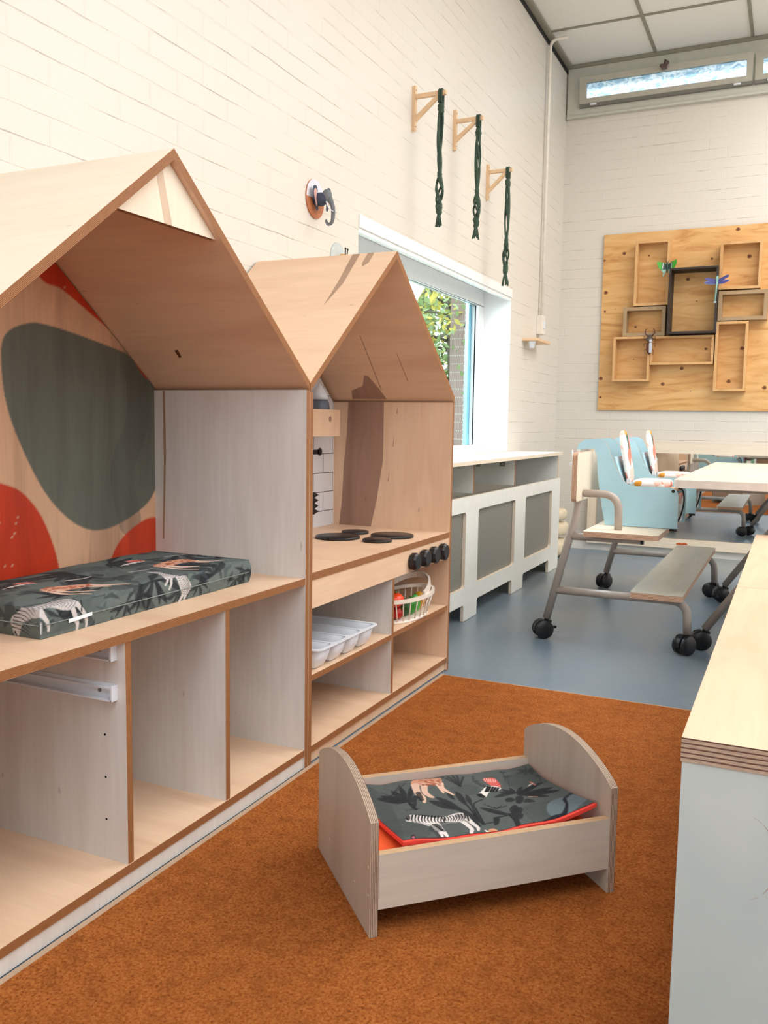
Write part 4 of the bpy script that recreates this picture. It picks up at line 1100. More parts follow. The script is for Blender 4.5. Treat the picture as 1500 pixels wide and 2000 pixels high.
["f",[[0.5304,0.3219],[0.5296,0.3325],[0.5252,0.3395],[0.5188,0.343],[0.5111,0.3422],[0.5119,0.333],[0.5162,0.3246],[0.5226,0.3225]],"383E40",0.8],
["f",[[0.5304,0.3219],[0.5359,0.3319],[0.5394,0.3397],[0.5407,0.3468],[0.5386,0.3503],[0.5337,0.3424],[0.5295,0.3339],[0.5289,0.3275]],"383E40",0.8],
["f",[[0.5304,0.3219],[0.536,0.3205],[0.5424,0.3227],[0.5522,0.3299],[0.5599,0.3378],[0.5556,0.3391],[0.5472,0.3376],[0.5395,0.3312]],"383E40",0.8],
["f",[[0.399,0.3091],[0.4166,0.3171],[0.4315,0.3095],[0.4297,0.2847],[0.4229,0.2578],[0.4045,0.2562],[0.3979,0.278]],"D8645F",1.0],
["s",[[0.4046,0.3149],[0.3984,0.2943]],0.002,0.002,"F1C9BE",0.9],
["s",[[0.4103,0.3135],[0.4034,0.2922]],0.002,0.002,"F1C9BE",0.9],
["s",[[0.4159,0.3122],[0.4077,0.2909]],0.002,0.002,"F1C9BE",0.9],
["s",[[0.4202,0.3094],[0.4119,0.2895]],0.002,0.002,"F1C9BE",0.9],
["s",[[0.4252,0.3059],[0.4176,0.2881]],0.002,0.002,"F1C9BE",0.9],
["s",[[0.4295,0.3017],[0.4219,0.2868]],0.002,0.002,"F1C9BE",0.9],
["f",[[0.3847,0.2574],[0.4108,0.2598],[0.4181,0.2471],[0.4006,0.2307],[0.3759,0.2254],[0.3549,0.204],[0.3399,0.2173],[0.3553,0.2316]],"ECE6E0",1.0],
["s",[[0.3882,0.2581],[0.368,0.2303]],0.006,0.005,"1A1B1F",1.0],
["s",[[0.3939,0.2568],[0.3737,0.229]],0.006,0.005,"1A1B1F",1.0],
["s",[[0.4003,0.2547],[0.3801,0.2269]],0.006,0.005,"1A1B1F",1.0],
["s",[[0.4067,0.2527],[0.3858,0.2256]],0.006,0.005,"1A1B1F",1.0],
["s",[[0.4131,0.2506],[0.3921,0.2235]],0.006,0.005,"1A1B1F",1.0],
["f",[[0.3405,0.2222],[0.3525,0.2259],[0.3583,0.2118],[0.3514,0.2018],[0.3414,0.2102]],"1A1B1F",1.0],
["s",[[0.3568,0.2245],[0.3583,0.2118]],0.004,0.004,"F0EAE4",1.0],
["f",[[0.4369,0.2063],[0.4346,0.2211],[0.4309,0.2317],[0.4224,0.2387],[0.4139,0.2386],[0.4133,0.2252],[0.4184,0.2132],[0.4263,0.2083]],"25282C",0.9],
["f",[[0.4369,0.2063],[0.4424,0.2205],[0.4451,0.2319],[0.4436,0.2417],[0.4393,0.2459],[0.4338,0.2332],[0.4304,0.2197],[0.4326,0.2119]],"25282C",0.9],
["f",[[0.4369,0.2063],[0.4304,0.2169],[0.4233,0.2224],[0.4098,0.223],[0.3986,0.2186],[0.4029,0.2088],[0.4122,0.2025],[0.4235,0.2026]],"25282C",0.9],
["f",[[0.4369,0.2063],[0.4241,0.2118],[0.41,0.2117],[0.3902,0.2058],[0.3748,0.1971],[0.3847,0.1916],[0.4017,0.1918],[0.4186,0.1976]],"25282C",0.9],
["f",[[0.4369,0.2063],[0.4453,0.2092],[0.4545,0.2157],[0.4649,0.2278],[0.4726,0.2399],[0.4648,0.2391],[0.4543,0.2313],[0.4452,0.2205]],"25282C",0.9],
["f",[[0.4369,0.2063],[0.4475,0.2043],[0.4595,0.2051],[0.4771,0.2131],[0.4911,0.2246],[0.4819,0.228],[0.4671,0.2257],[0.4523,0.2178]],"25282C",0.9],
["f",[[0.4369,0.2063],[0.456,0.2058],[0.4779,0.2096],[0.506,0.2212],[0.5278,0.2335],[0.5115,0.2354],[0.4854,0.2302],[0.4615,0.22]],"25282C",0.9],
["f",[[0.4369,0.2063],[0.4554,0.1952],[0.4774,0.1877],[0.5064,0.1844],[0.5283,0.1882],[0.5133,0.1987],[0.4878,0.2069],[0.463,0.2087]],"25282C",0.9],
["f",[[0.4369,0.2063],[0.4427,0.1908],[0.4513,0.1782],[0.4663,0.1706],[0.4783,0.17],[0.4739,0.1841],[0.4631,0.1974],[0.4518,0.2044]],"25282C",0.9],
["f",[[0.4369,0.2063],[0.447,0.1866],[0.4599,0.1698],[0.4798,0.1573],[0.4955,0.1532],[0.4882,0.1701],[0.4717,0.189],[0.4553,0.1994]],"25282C",0.9],
["f",[[0.4369,0.2063],[0.4342,0.195],[0.435,0.1872],[0.44,0.1823],[0.4463,0.1845],[0.449,0.1944],[0.4482,0.2036],[0.4432,0.2071]],"25282C",0.9],
["f",[[0.4369,0.2063],[0.4562,0.1888],[0.4789,0.175],[0.5081,0.1647],[0.5314,0.1628],[0.5171,0.1782],[0.49,0.1949],[0.4645,0.2031]],"25282C",0.9],
["f",[[0.3934,0.1776],[0.4096,0.1799],[0.4133,0.1665],[0.4021,0.1564],[0.3893,0.162]],"25282C",0.95],
["f",[[0.4237,0.1814],[0.4407,0.1816],[0.4311,0.156],[0.4143,0.1389],[0.4071,0.1501]],"25282C",0.95],
["f",[[0.4228,0.1404],[0.4437,0.1618],[0.4497,0.1336]],"25282C",0.9],
["s",[[0.5007,0.2516],[0.5017,0.2311]],0.006,0.004,"B46A62",1.0],
["s",[[0.4854,0.2344],[0.5008,0.2417]],0.004,0.003,"C9C0B8",1.0],
["s",[[0.4556,0.1768],[0.472,0.1664]],0.004,0.003,"B88A84",1.0],
["f",[[0.3624,0.0973],[0.3551,0.117],[0.345,0.1339],[0.3286,0.1471],[0.3151,0.1519],[0.3203,0.1343],[0.3332,0.1147],[0.3468,0.1042]],"25282C",0.95],
["f",[[0.3582,0.0902],[0.3517,0.1078],[0.3437,0.1226],[0.3302,0.1358],[0.3188,0.1414],[0.3239,0.1266],[0.3347,0.109],[0.3454,0.0985]],"25282C",0.95],
["f",[[0.3702,0.0953],[0.3822,0.0989],[0.3913,0.1068],[0.3989,0.1217],[0.4009,0.138],[0.3896,0.1365],[0.3784,0.1265],[0.3721,0.113]],"25282C",0.95],
["f",[[0.3583,0.0817],[0.3697,0.079],[0.3802,0.0827],[0.3956,0.0984],[0.4067,0.1183],[0.3982,0.1239],[0.3841,0.1181],[0.3715,0.1024]],"25282C",0.95],
["f",[[0.3648,0.0712],[0.3698,0.0663],[0.3769,0.0664],[0.3853,0.0749],[0.3929,0.0884],[0.3886,0.0941],[0.3816,0.0926],[0.3739,0.0847]],"25282C",0.95],
["s",[[0.3645,0.0966],[0.3621,0.0641],[0.3519,0.0265]],0.014,0.012,"25282C",1.0],
["s",[[0.3236,0.0933],[0.3519,0.0922]],0.006,0.004,"25282C",1.0],
["f",[[0.3221,0.0933],[0.3335,0.0878],[0.3217,0.0686],[0.3104,0.0656]],"25282C",1.0],
["s",[[0.3493,0.1368],[0.3355,0.1684]],0.004,0.002,"25282C",0.9],
["s",[[0.3493,0.1368],[0.3391,0.1593]],0.004,0.002,"25282C",0.9],
["s",[[0.3493,0.1368],[0.3506,0.1467]],0.004,0.002,"25282C",0.9],
["s",[[0.3493,0.1368],[0.3682,0.149]],0.004,0.002,"25282C",0.9],
["s",[[0.3493,0.1368],[0.3782,0.1434]],0.004,0.002,"25282C",0.9],
["s",[[0.2933,0.081],[0.3145,0.0784]],0.004,0.003,"25282C",1.0],
["f",[[0.1389,0.1635],[0.1566,0.1686],[0.1773,0.1511],[0.1986,0.1358],[0.229,0.1411],[0.2558,0.1485],[0.2721,0.1395],[0.2738,0.1168],[0.2605,0.1047],[0.2372,0.1051],[0.2152,0.1084],[0.1876,0.1102],[0.1693,0.1016],[0.1571,0.1205],[0.1406,0.138],[0.1328,0.1457]],"E4DDDA",1.0],
["s",[[0.2512,0.1109],[0.2537,0.082],[0.2532,0.0615],[0.2449,0.0458]],0.015,0.00675,"E4DDDA",1.0],
["s",[[0.2675,0.1147],[0.2692,0.0892],[0.2708,0.068],[0.2653,0.0538]],0.013,0.00585,"E4DDDA",1.0],
["s",[[0.1897,0.1138],[0.1879,0.082],[0.1895,0.0636],[0.1897,0.0495]],0.016,0.007200000000000001,"E4DDDA",1.0],
["s",[[0.1813,0.1081],[0.1794,0.0847],[0.1803,0.0642],[0.1791,0.0515]],0.014,0.0063,"E4DDDA",1.0],
["s",[[0.1552,0.1658],[0.1462,0.1466],[0.1435,0.131]],0.0042,0.002,"1D1E22",1.0],
["s",[[0.1623,0.163],[0.1526,0.1431],[0.1506,0.1282]],0.0042,0.002,"1D1E22",1.0],
["s",[[0.1687,0.1595],[0.159,0.1396],[0.157,0.1248]],0.0042,0.002,"1D1E22",1.0],
["s",[[0.1758,0.1568],[0.1654,0.1362],[0.1634,0.1227]],0.0042,0.002,"1D1E22",1.0],
["s",[[0.1822,0.1533],[0.1711,0.1334],[0.1698,0.1192]],0.0042,0.002,"1D1E22",1.0],
["s",[[0.1879,0.1506],[0.1782,0.1306],[0.1769,0.1165]],0.0042,0.002,"1D1E22",1.0],
["s",[[0.195,0.1478],[0.1846,0.1272],[0.1826,0.1137]],0.0042,0.002,"1D1E22",1.0],
["s",[[0.2014,0.1443],[0.191,0.1237],[0.1897,0.111]],0.0042,0.002,"1D1E22",1.0],
["s",[[0.2085,0.1416],[0.1974,0.1203],[0.1961,0.1075]],0.0042,0.002,"1D1E22",1.0],
["s",[[0.2149,0.1381],[0.2038,0.1168],[0.2025,0.1055]],0.0042,0.002,"1D1E22",1.0],
["s",[[0.2213,0.1347],[0.2102,0.1133],[0.2089,0.102]],0.0042,0.002,"1D1E22",1.0],
["s",[[0.212,0.1381],[0.2129,0.1275],[0.2088,0.1133]],0.0038,0.0018,"1D1E22",1.0],
["s",[[0.2191,0.1382],[0.2192,0.1269],[0.2144,0.1134]],0.0038,0.0018,"1D1E22",1.0],
["s",[[0.2269,0.139],[0.2263,0.1269],[0.2194,0.1127]],0.0038,0.0018,"1D1E22",1.0],
["s",[[0.234,0.139],[0.2327,0.1263],[0.2251,0.1114]],0.0038,0.0018,"1D1E22",1.0],
["s",[[0.2417,0.1398],[0.2391,0.1257],[0.23,0.1107]],0.0038,0.0018,"1D1E22",1.0],
["s",[[0.2488,0.1399],[0.2461,0.1257],[0.235,0.1101]],0.0038,0.0018,"1D1E22",1.0],
["s",[[0.2566,0.1407],[0.2525,0.1251],[0.2407,0.1087]],0.0038,0.0018,"1D1E22",1.0],
["s",[[0.2636,0.1408],[0.2596,0.1252],[0.2456,0.1081]],0.0038,0.0018,"1D1E22",1.0],
["s",[[0.2714,0.1416],[0.2659,0.1245],[0.2506,0.1074]],0.0038,0.0018,"1D1E22",1.0],
["s",[[0.1799,0.1052],[0.1891,0.1032]],0.005,0.003,"1D1E22",1.0],
["s",[[0.1814,0.0982],[0.1899,0.0968]],0.005,0.003,"1D1E22",1.0],
["s",[[0.1828,0.0925],[0.1906,0.0905]],0.005,0.003,"1D1E22",1.0],
["s",[[0.1843,0.0869],[0.1907,0.0834]],0.005,0.003,"1D1E22",1.0],
["s",[[0.1851,0.0805],[0.1915,0.0771]],0.005,0.003,"1D1E22",1.0],
["s",[[0.1866,0.0749],[0.1923,0.0707]],0.005,0.003,"1D1E22",1.0],
["f",[[0.1389,0.1663],[0.1488,0.1678],[0.1454,0.1529],[0.1363,0.145]],"4A4A4C",1.0],
["s",[[0.1369,0.1599],[0.1377,0.1493]],0.005,0.004,"1D1E22",1.0],
["s",[[0.2561,0.1159],[0.2597,0.111]],0.003,0.002,"8E8A8A",0.8],
["s",[[0.2569,0.1124],[0.2612,0.1082]],0.003,0.002,"8E8A8A",0.8],
["s",[[0.2576,0.1103],[0.2612,0.1054]],0.003,0.002,"8E8A8A",0.8],
["s",[[0.2576,0.1075],[0.2619,0.1033]],0.003,0.002,"8E8A8A",0.8],
["s",[[0.2591,0.1047],[0.262,0.1005]],0.003,0.002,"8E8A8A",0.8],
["s",[[0.2591,0.1018],[0.262,0.0976]],0.003,0.002,"8E8A8A",0.8],
["s",[[0.2606,0.099],[0.2627,0.0955]],0.003,0.002,"8E8A8A",0.8],
["s",[[0.2613,0.0969],[0.2628,0.0927]],0.003,0.002,"8E8A8A",0.8],
["s",[[0.2551,0.1463],[0.244,0.1307]],0.0022,0.0012,"3A3A3E",0.8],
["s",[[0.2579,0.145],[0.2468,0.1293]],0.0022,0.0012,"3A3A3E",0.8],
["s",[[0.2594,0.1436],[0.2489,0.1272]],0.0022,0.0012,"3A3A3E",0.8],
["s",[[0.2615,0.1415],[0.2518,0.1258]],0.0022,0.0012,"3A3A3E",0.8],
["s",[[0.2637,0.1394],[0.2539,0.1237]],0.0022,0.0012,"3A3A3E",0.8],
["s",[[0.2658,0.1387],[0.2568,0.1223]],0.0022,0.0012,"3A3A3E",0.8],
["s",[[0.2679,0.1366],[0.2589,0.1202]],0.0022,0.0012,"3A3A3E",0.8],
["s",[[0.2701,0.1345],[0.2618,0.1188]],0.0022,0.0012,"3A3A3E",0.8],
["s",[[0.2715,0.1331],[0.2646,0.1175]],0.0022,0.0012,"3A3A3E",0.8],
["s",[[0.2743,0.1317],[0.2667,0.1154]],0.0022,0.0012,"3A3A3E",0.8],
["s",[[0.1427,0.143],[0.1685,0.1093],[0.1877,0.1003],[0.2202,0.1021],[0.2358,0.1023]],0.004,0.004,"9A9696",0.7],
["s",[[0.1566,0.1686],[0.1779,0.1533],[0.1993,0.1365]],0.003,0.002,"1D1E22",0.8],
["s",[[0.2735,0.1409],[0.2723,0.1239],[0.2661,0.1062]],0.004,0.004,"2A2A2C",1.0],
["f",[[0.1652,0.093],[0.1849,0.1031],[0.1956,0.0912],[0.1831,0.0713],[0.1675,0.0697]],"2A2E31",0.6],
["f",[[0.4041,0.0341],[0.4259,0.0478],[0.4527,0.0566],[0.4732,0.0561],[0.4969,0.0818],[0.5086,0.1138],[0.5192,0.1174],[0.5033,0.0798],[0.4811,0.047],[0.4613,0.0411],[0.4289,0.0309],[0.407,0.0285]],"20222E",1.0],
["s",[[0.4048,0.032],[0.3907,0.0319]],0.008,0.004,"20222E",1.0],
["s",[[0.5199,0.1195],[0.5431,0.129],[0.5687,0.1137]],0.01,0.006,"30343A",0.9],
["f",[[0.3921,0.0375],[0.4019,0.0447],[0.4062,0.0377],[0.3971,0.0298]],"C9C2BC",1.0],
["f",[[0.2802,0.0533],[0.2852,0.047],[0.2929,0.0548],[0.3035,0.0528],[0.3057,0.0408],[0.2974,0.0294],[0.2861,0.0251],[0.2811,0.0314]],"D59A7A",1.0],
["f",[[0.2802,0.0533],[0.286,0.0406],[0.2789,0.0349]],"F0E4DA",1.0],
["f",[[0.1083,0.0563],[0.1181,0.0649],[0.1189,0.0529],[0.1155,0.0409],[0.1091,0.0472]],"2A1E22",1.0],
["f",[[0.1104,0.0542],[0.1168,0.0578],[0.1147,0.0472]],"B46A7A",1.0],
["s",[[0.1738,0.0747],[0.1713,0.0521],[0.1658,0.0308]],0.008,0.01,"383E40",0.8]]''')
nq, mq = 340, 250
u_, v_ = np.meshgrid(np.linspace(0, 1, nq+1), np.linspace(0, 1, mq+1))
# corner points of the cloth (bed frame): front-left, front-right, back-right, back-left
c00, c10, c11, c01 = np.array([.090, .050]), np.array([.553, .050]), np.array([.557, .364]), np.array([.108, .370])
def qpos(u, v):
    p = (1-u)*(1-v)*c00+u*(1-v)*c10+u*v*c11+(1-u)*v*c01
    x, y = p
    x += -.016*math.sin(math.pi*v)*(1-u) + -.012*math.sin(math.pi*v)*u*1.2
    y += -.008*math.sin(math.pi*u)*(1-v)
    eu, ev = min(u, 1-u), min(v, 1-v)
    z = .155+.010*(1-math.exp(-min(eu, ev)/.12))+.004*math.sin(7*u+2)*math.sin(5*v+1)
    z += .026*(max(0, u-.75)/.25)**2*(1-v)+.006*max(0, u-.85)/.15*v+.006*max(0, .10-u)/.1*v
    z += .0015*math.sin(23*u+9*v)+.013*(1-v)**4
    return x, y, z
QP = np.array([qpos(a, b) for a, b in zip(u_.ravel(), v_.ravel())])
cv = Canvas(QP[:, 0], QP[:, 1], '565D5B')
for sh in QUILT:
    if sh[0] == 'f': cv.fill(sh[1], sh[2], True, sh[3])
    else: cv.stroke(sh[1], sh[2], sh[3], sh[4], sh[5])
mb = MB(); mb.v = [tuple(p) for p in QP]; mb.mat(PRINT)
for j in range(mq):
    for i in range(nq):
        q = j*(nq+1)+i; mb.f.append((q, q+1, q+nq+2, q+nq+1)); mb.mi.append(0); mb.sm.append(True); mb.uv.append([(0, 0), (1, 0), (1, 1), (0, 1)])
mb.build('printed_side', ql, colors=cv.c)
CORAL = plain('coral_lining', 'FF4A3C', 0.8)
mb = MB()   # coral lining, a little larger below
def lin_(a, b):
    x, y, z = qpos(a, b); cx, cy = .33, .22
    return (cx+(x-cx)*1.010, cy+(y-cy)*(1.035 if y < cy else 1.02), z-.002)
mb.grid(lin_, 60, 44, CORAL)
def lin2(a, b):
    x, y, z = lin_(a, b); return (x, y, z-.008)
bot = MB(); bot.grid(lin2, 60, 44, CORAL)
off_ = len(mb.v); mb.v += bot.v; mb.f += [tuple(off_+q for q in f[::-1]) for f in bot.f]; mb.mi += [0]*len(bot.f); mb.sm += bot.sm; mb.uv += bot.uv
def rim_pts(n=60, m_=44):
    return [(i/n, 0) for i in range(n)]+[(1, j/m_) for j in range(m_)]+[(1-i/n, 1) for i in range(n)]+[(0, 1-j/m_) for j in range(m_)]
rp = rim_pts()
for k in range(len(rp)):
    a, b = rp[k], rp[(k+1) % len(rp)]
    mb.face([lin_(*a), lin_(*b), lin2(*b), lin2(*a)][::-1], CORAL)
mb.build('lining', ql)

# ================================================================== RADIATOR COVER
rc = thing('radiator_cover', 'white painted radiator cover with grilles and a sill board under the window', 'radiator cover', (-1.70, 4.9, 0))
ry0, ry1, rfx = 2.75+.70, 6.36, -1.541
ops = [(3.60, 4.325), (4.525, 5.225), (5.455, 6.13)]
foot = [(3.60, 4.315), (4.53, 5.19), (5.437, 6.085)]
poly = [(ry0, 0)]
for a, b in foot: poly += [(a, 0), (a, .078), (a+.012, .092), (b-.012, .092), (b, .078), (b, 0)]
poly += [(ry1, 0), (ry1, .667), (ry0, .667)]
mb = MB(); mb.prism(poly, (rfx-.018, 0, 0), Y_, Z_, X_, .018, WHITE, EDP, holes=[rrect(a, .182, b, .588, .022) for a, b in ops])
mb.v = [(x, y, max(z, .002)) for x, y, z in mb.v]
mb.build('front_panel', rc)
for a, b in ops:
    mb = MB(); mb.prism(rect(a-.02, .165, b+.02, .605), (rfx-.022, 0, 0), Y_, Z_, X_, .003, GRILLE); mb.build('grille', rc)
mb = MB(); mb.prism(rrect(WX+.001, ry0-.02, rfx+.008, ry1+.02, .006, 2), (0, 0, .835), X_, Y_, Z_, .021, WHITE, EDP); mb.build('sill_board', rc)
mb = MB(); mb.box((WX+.002, ry1-.020, .002), (rfx-.0185, ry1-.002, .8345), WHITE, EDL, thin=1); mb.build('end_panel', rc)
mb = MB(); mb.box((WX+.002, 5.39-.009, .667), (-1.60, 5.39+.009, .8345), WHITE, EDG, thin=1); mb.build('bracket', rc)
mb = MB(); mb.box((WX+.002, 4.60-.009, .667), (-1.60, 4.60+.009, .8345), WHITE, EDG, thin=1); mb.build('bracket', rc)
mb = MB(); mb.box((rfx-.055, 5.05, .80), (rfx-.02, 5.14, .8345), GREYD, thin=1); mb.build('clip', rc)
mb = MB(); mb.box((rfx-.055, 4.62, .815), (rfx-.03, 4.68, .8345), GREYD, thin=1); mb.build('clip', rc)
DARKW = plain('radiator_enamel', 'DCDDD6', 0.4)
rad = thing('radiator', 'white panel radiator behind the grilles of the cover', 'radiator', (-1.79, 4.9, .14))
mb = MB(); mb.box((-1.83, 3.6, .14), (-1.74, 6.1, .60), DARKW, thin=0); mb.build('body', rad)
for yy in (3.8, 5.9):
    mb = MB(); mb.box((-1.868, yy-.02, .2), (-1.83, yy+.02, .5), GREYD, thin=1); mb.build('wall_hook', rad)
# cushions piled in the corner behind the cover
CREAM = plain('cream_cloth', 'E3D3B6', 0.9, vary=0.06)
for k, (x, y, z, r_, lb) in enumerate(((-1.735, 6.95, .072, (.12, .2, .07), 'cream cushion on the floor behind the radiator cover, lowest of the pile'), (-1.74, 6.97, .215, (.115, .19, .06), 'cream cushion in the middle of the pile behind the radiator cover'), (-1.745, 6.95, .334, (.11, .17, .05), 'cream cushion on top of the pile behind the radiator cover'))):
    mb = MB(); mb.ball((0, 0, 0), 1, CREAM, 40)
    vs = []
    for v in mb.v:
        p = [math.copysign(abs(c)**.62, c) for c in v]
        vs.append((x+r_[0]*p[0], y+r_[1]*p[1], z+r_[2]*p[2]*(1+.08*math.sin(9*v[0]+7*v[1]))))
    mb.v = vs
    tag(mb.build('cushion', loc=(x, y, z-r_[2])), lb, 'cushion', 'cushions piled in the corner')

# ---- conduit and small shelf on the left wall
cdt = thing('cable_conduit', 'white cable conduit running down the wall to a socket box', 'conduit', (WX, 6.80, 1.9))
PIPE = plain('conduit_cream', 'EFE8DC', 0.4)
mb = MB(); mb.tube(bend([(WX+.03, 6.80, 1.90), (WX+.03, 6.80, 3.955), (WX+.16, 6.80, 3.955)], .06), .012, PIPE, 12); mb.build('pipe', cdt)
mb = MB(); mb.box((WX, 6.76, 1.755), (WX+.05, 6.84, 1.90), PIPE, thin=0); mb.build('socket_box', cdt, bevel=.004)
mb = MB(); mb.box((WX+.0505, 6.785, 1.80), (WX+.056, 6.815, 1.86), WPLAST, thin=0); mb.build('switch_plate', cdt)
sh = thing('small_wall_shelf', 'small pale wooden shelf with white bracket below the socket box', 'shelf', (WX, 6.45, 1.65))
mb = MB(); mb.box((WX, 6.38, 1.672), (WX+.12, 6.75, 1.690), ROPEW); mb.build('board', sh)
mb = MB(); mb.lathe([(.018, 0), (.028, .045), (.028, .05)], (WX+.06, 6.44, 1.622), (0, 0, 1), WPLAST, 20); mb.build('cup_bracket', sh)

# ---- brackets with macrame
def bracket(y, z0, z1, za, xa, zend, lb1, lb2, seed):
    rnd = random.Random(seed)
    b = thing('wall_bracket', lb1, 'bracket', (WX, y, z0), group='wooden wall brackets above the window')
    mb = MB(); mb.prism(rrect(-.012, z0, .012, z1, .006, 3), (WX, y, 0), Y_, Z_, X_, .018, ROPEW)
    pl = mb.build('wall_plate', b)
    for zz_ in (z0+.022, z1-.022):
        mb = MB(); mb.lathe([(.004, 0), (.0035, .001), (0, .0015)], (WX+.018, y, zz_), (1, 0, 0), GREYD, 10); mb.build('screw', pl)
    mb = MB(); mb.box((WX+.018, y-.010, za-.011), (xa, y+.010, za+.011), ROPEW, thin=1); mb.build('arm', b, bevel=.002)
    mb = MB(); q = [(WX+.018, z0+.045), (WX+.018, z0+.072), (xa-.055, za-.0115), (xa-.028, za-.0115)]
    mb.prism([q[0], q[3], q[2], q[1]], (0, y-.009, 0), X_, Z_, Y_, .018, ROPEW); mb.build('brace', b)
    g = thing('macrame_hanger', lb2, 'macrame hanger', (xa-.028, y, zend), group='green macrame hangers')
    cx = xa-.028
    mb = MB()
    for dx in (-.006, .006):
        mb.tube(bend([(cx+dx, y+.014, za-.05), (cx+dx, y+.015, za+.016), (cx+dx, y-.015, za+.016), (cx+dx, y-.014, za-.05)], .012), .006, GREEN, 8)
    mb.build('loop', g)
    L = za-zend
    knots = [(.11, .040, .016), (.60*1.0, .03, .012), (.85, .05, .016)]
    for f, h, r_ in knots:
        mb = MB(); zc = za-L*f
        for q in range(4): mb.lathe([(r_*.5, -h/2), (r_, -h/4), (r_*.9, 0), (r_, h/4), (r_*.5, h/2)], (cx+.002*math.sin(q*2), y+.002*math.cos(q*2), zc+.006*(q-1.5)), (rnd.uniform(-.3, .3), rnd.uniform(-.3, .3), 1), GREEN, 10)
        mb.build('knot', g)
    for c_ in range(7):
        ph = rnd.uniform(0, 6.28); ph2 = rnd.uniform(0, 6.28); pts = []
        for k in range(46):
            f = .06+.80*k/45
            w = .010*math.sin(math.pi*min(1, (f-.06)/.54))+.004 if f < .6 else .013*math.sin(math.pi*(f-.6)/.25)+.005
            a = ph+f*(3+c_)+(5 if f > .6 else 0)*f*2
            pts.append((cx+w*math.cos(a), y+w*math.sin(a)*1.1, za-L*f+.0))
        mb = MB(); mb.tube(pts, .0056, GREEN, 7); mb.build('cord', g)
    mb = MB()
    for c_ in range(12):
        a = rnd.uniform(0, 6.28); w = rnd.uniform(.010, .022)
        mb.tube([(cx, y, za-L*.86), (cx+w*.6*math.cos(a), y+w*.6*math.sin(a), za-L*.93), (cx+w*math.cos(a), y+w*math.sin(a), zend+rnd.uniform(0, .02))], .0052, GREEN, 6)
    mb.build('tassel', g)
bracket(4.28, 2.544, 2.768, 2.713, -1.686, 2.045, 'wooden wall bracket nearest the play houses, leftmost of three', 'dark green macrame hanger on the leftmost bracket', 1)
bracket(4.87, 2.612, 2.837, 2.772, -1.691, 2.100, 'wooden wall bracket in the middle of the three', 'dark green macrame hanger on the middle bracket', 2)
bracket(5.475, 2.473, 2.695, 2.646, -1.700, 1.927, 'wooden wall bracket nearest the back wall, lowest of three', 'long thin dark green macrame hanger ending at the window corner', 3)

# ---- wall plaques with animal heads
def plaque(y, z, r_, which):
    PK = plain('pink_paper', 'D6A79C', 0.7); NV = plain('navy_paper', '3A4358', 0.7); GR = plain('grey_paper', '6F7377', 0.7); OG = plain('copper_paper', 'B76F45', 0.6); WH = plain('white_disc', 'E6E4EE', 0.5); PG = plain('pale_grey_disc', 'C9D0CF', 0.6); YW = plain('mustard_paper', 'D9A857', 0.7)
    if which == 0:
        t_ = thing('elephant_plaque', 'round wall plaque with grey paper elephant head and pink ears', 'wall decoration', (WX, y, z))
        ell = [(r_*.95*math.cos(a), r_*math.sin(a)) for a in np.linspace(0, 2*math.pi, 41)[:-1]]
        mb = MB(); mb.prism(ell, (WX, y, z), Y_, Z_, X_, .006, WH, OG)
        low = [(r_*.93*math.cos(a), r_*.98*math.sin(a)) for a in np.linspace(R(178), R(362), 24)]
        mb.prism(low, (WX+.006, y, z-.004), Y_, Z_, X_, .0006, OG)
        mb.build('disc', t_)
        for s_, xo in ((-1, .022), (1, .050)):
            ear = [(s_*.012, -.045), (s_*.020, .0), (s_*.018, .032), (s_*.034, .046), (s_*.054, .036), (s_*.058, .010), (s_*.040, -.022), (s_*.024, -.050)]
            if s_ < 0: ear = ear[::-1]
            mb = MB(); mb.prism([(a*.9, b) for a, b in spline(ear)], (WX+xo, y, z), Y_, Z_, X_, .003, NV)
            mb.prism([(s_*.036+(a*.9-s_*.036)*.66, .004+(b-.004)*.70) for a, b in spline(ear)], (WX+xo+.003, y, z), Y_, Z_, X_, .001, PK)
            mb.build('ear', t_)
        mb = MB(); mb.tube([(WX+.006, y, z-.005), (WX+.035, y, z-.005), (WX+.062, y, z-.002)], [.024, .028, .020], NV, 20); mb.ball((WX+.060, y, z+.006), (.022, .020, .028), GR, 16); mb.build('head', t_)
        mb = MB(); mb.tube([tuple(p) for p in spline([(WX+.075, y, z-.005), (WX+.088, y, z-.04), (WX+.090, y, z-.075), (WX+.084, y, z-.102), (WX+.066, y, z-.108), (WX+.056, y, z-.090)], False)], [.011-.006*k/40 for k in range(41)], GR, 10); mb.build('trunk', t_)
        for s_ in (-1, 1):
            mb = MB(); mb.tube([tuple(p) for p in spline([(WX+.066, y+s_*.014, z-.02), (WX+.082, y+s_*.018, z-.05), (WX+.100, y+s_*.016, z-.062)], False)], [.004-.003*k/16 for k in range(17)], WPLAST, 8); mb.build('tusk', t_)
    else:
        t_ = thing('giraffe_plaque', 'pale grey wall plaque with mustard head half hidden behind the kitchen roof', 'wall decoration', (WX, y, z))
        ell = [(r_*.95*math.cos(a), r_*math.sin(a)) for a in np.linspace(0, 2*math.pi, 41)[:-1]]
        mb = MB(); mb.prism(ell, (WX, y, z), Y_, Z_, X_, .006, PG); mb.build('disc', t_)
        mb = MB(); mb.tube([(WX+.006, y, z-.01), (WX+.03, y, z), (WX+.055, y, z)], [.02, .022, .016], YW, 16); mb.build('head', t_)
        for s_ in (-1, 1):
            mb = MB(); mb.tube([(WX+.045, y+s_*.008, z+.012), (WX+.047, y+s_*.010, z+.038)], .003, BLACKM, 8); mb.ball((WX+.047, y+s_*.010, z+.040), .005, BLACKM, 8); mb.build('horn', t_)
plaque(3.270, 1.975, .078, 0)
plaque(3.475, 1.765, .070, 1)

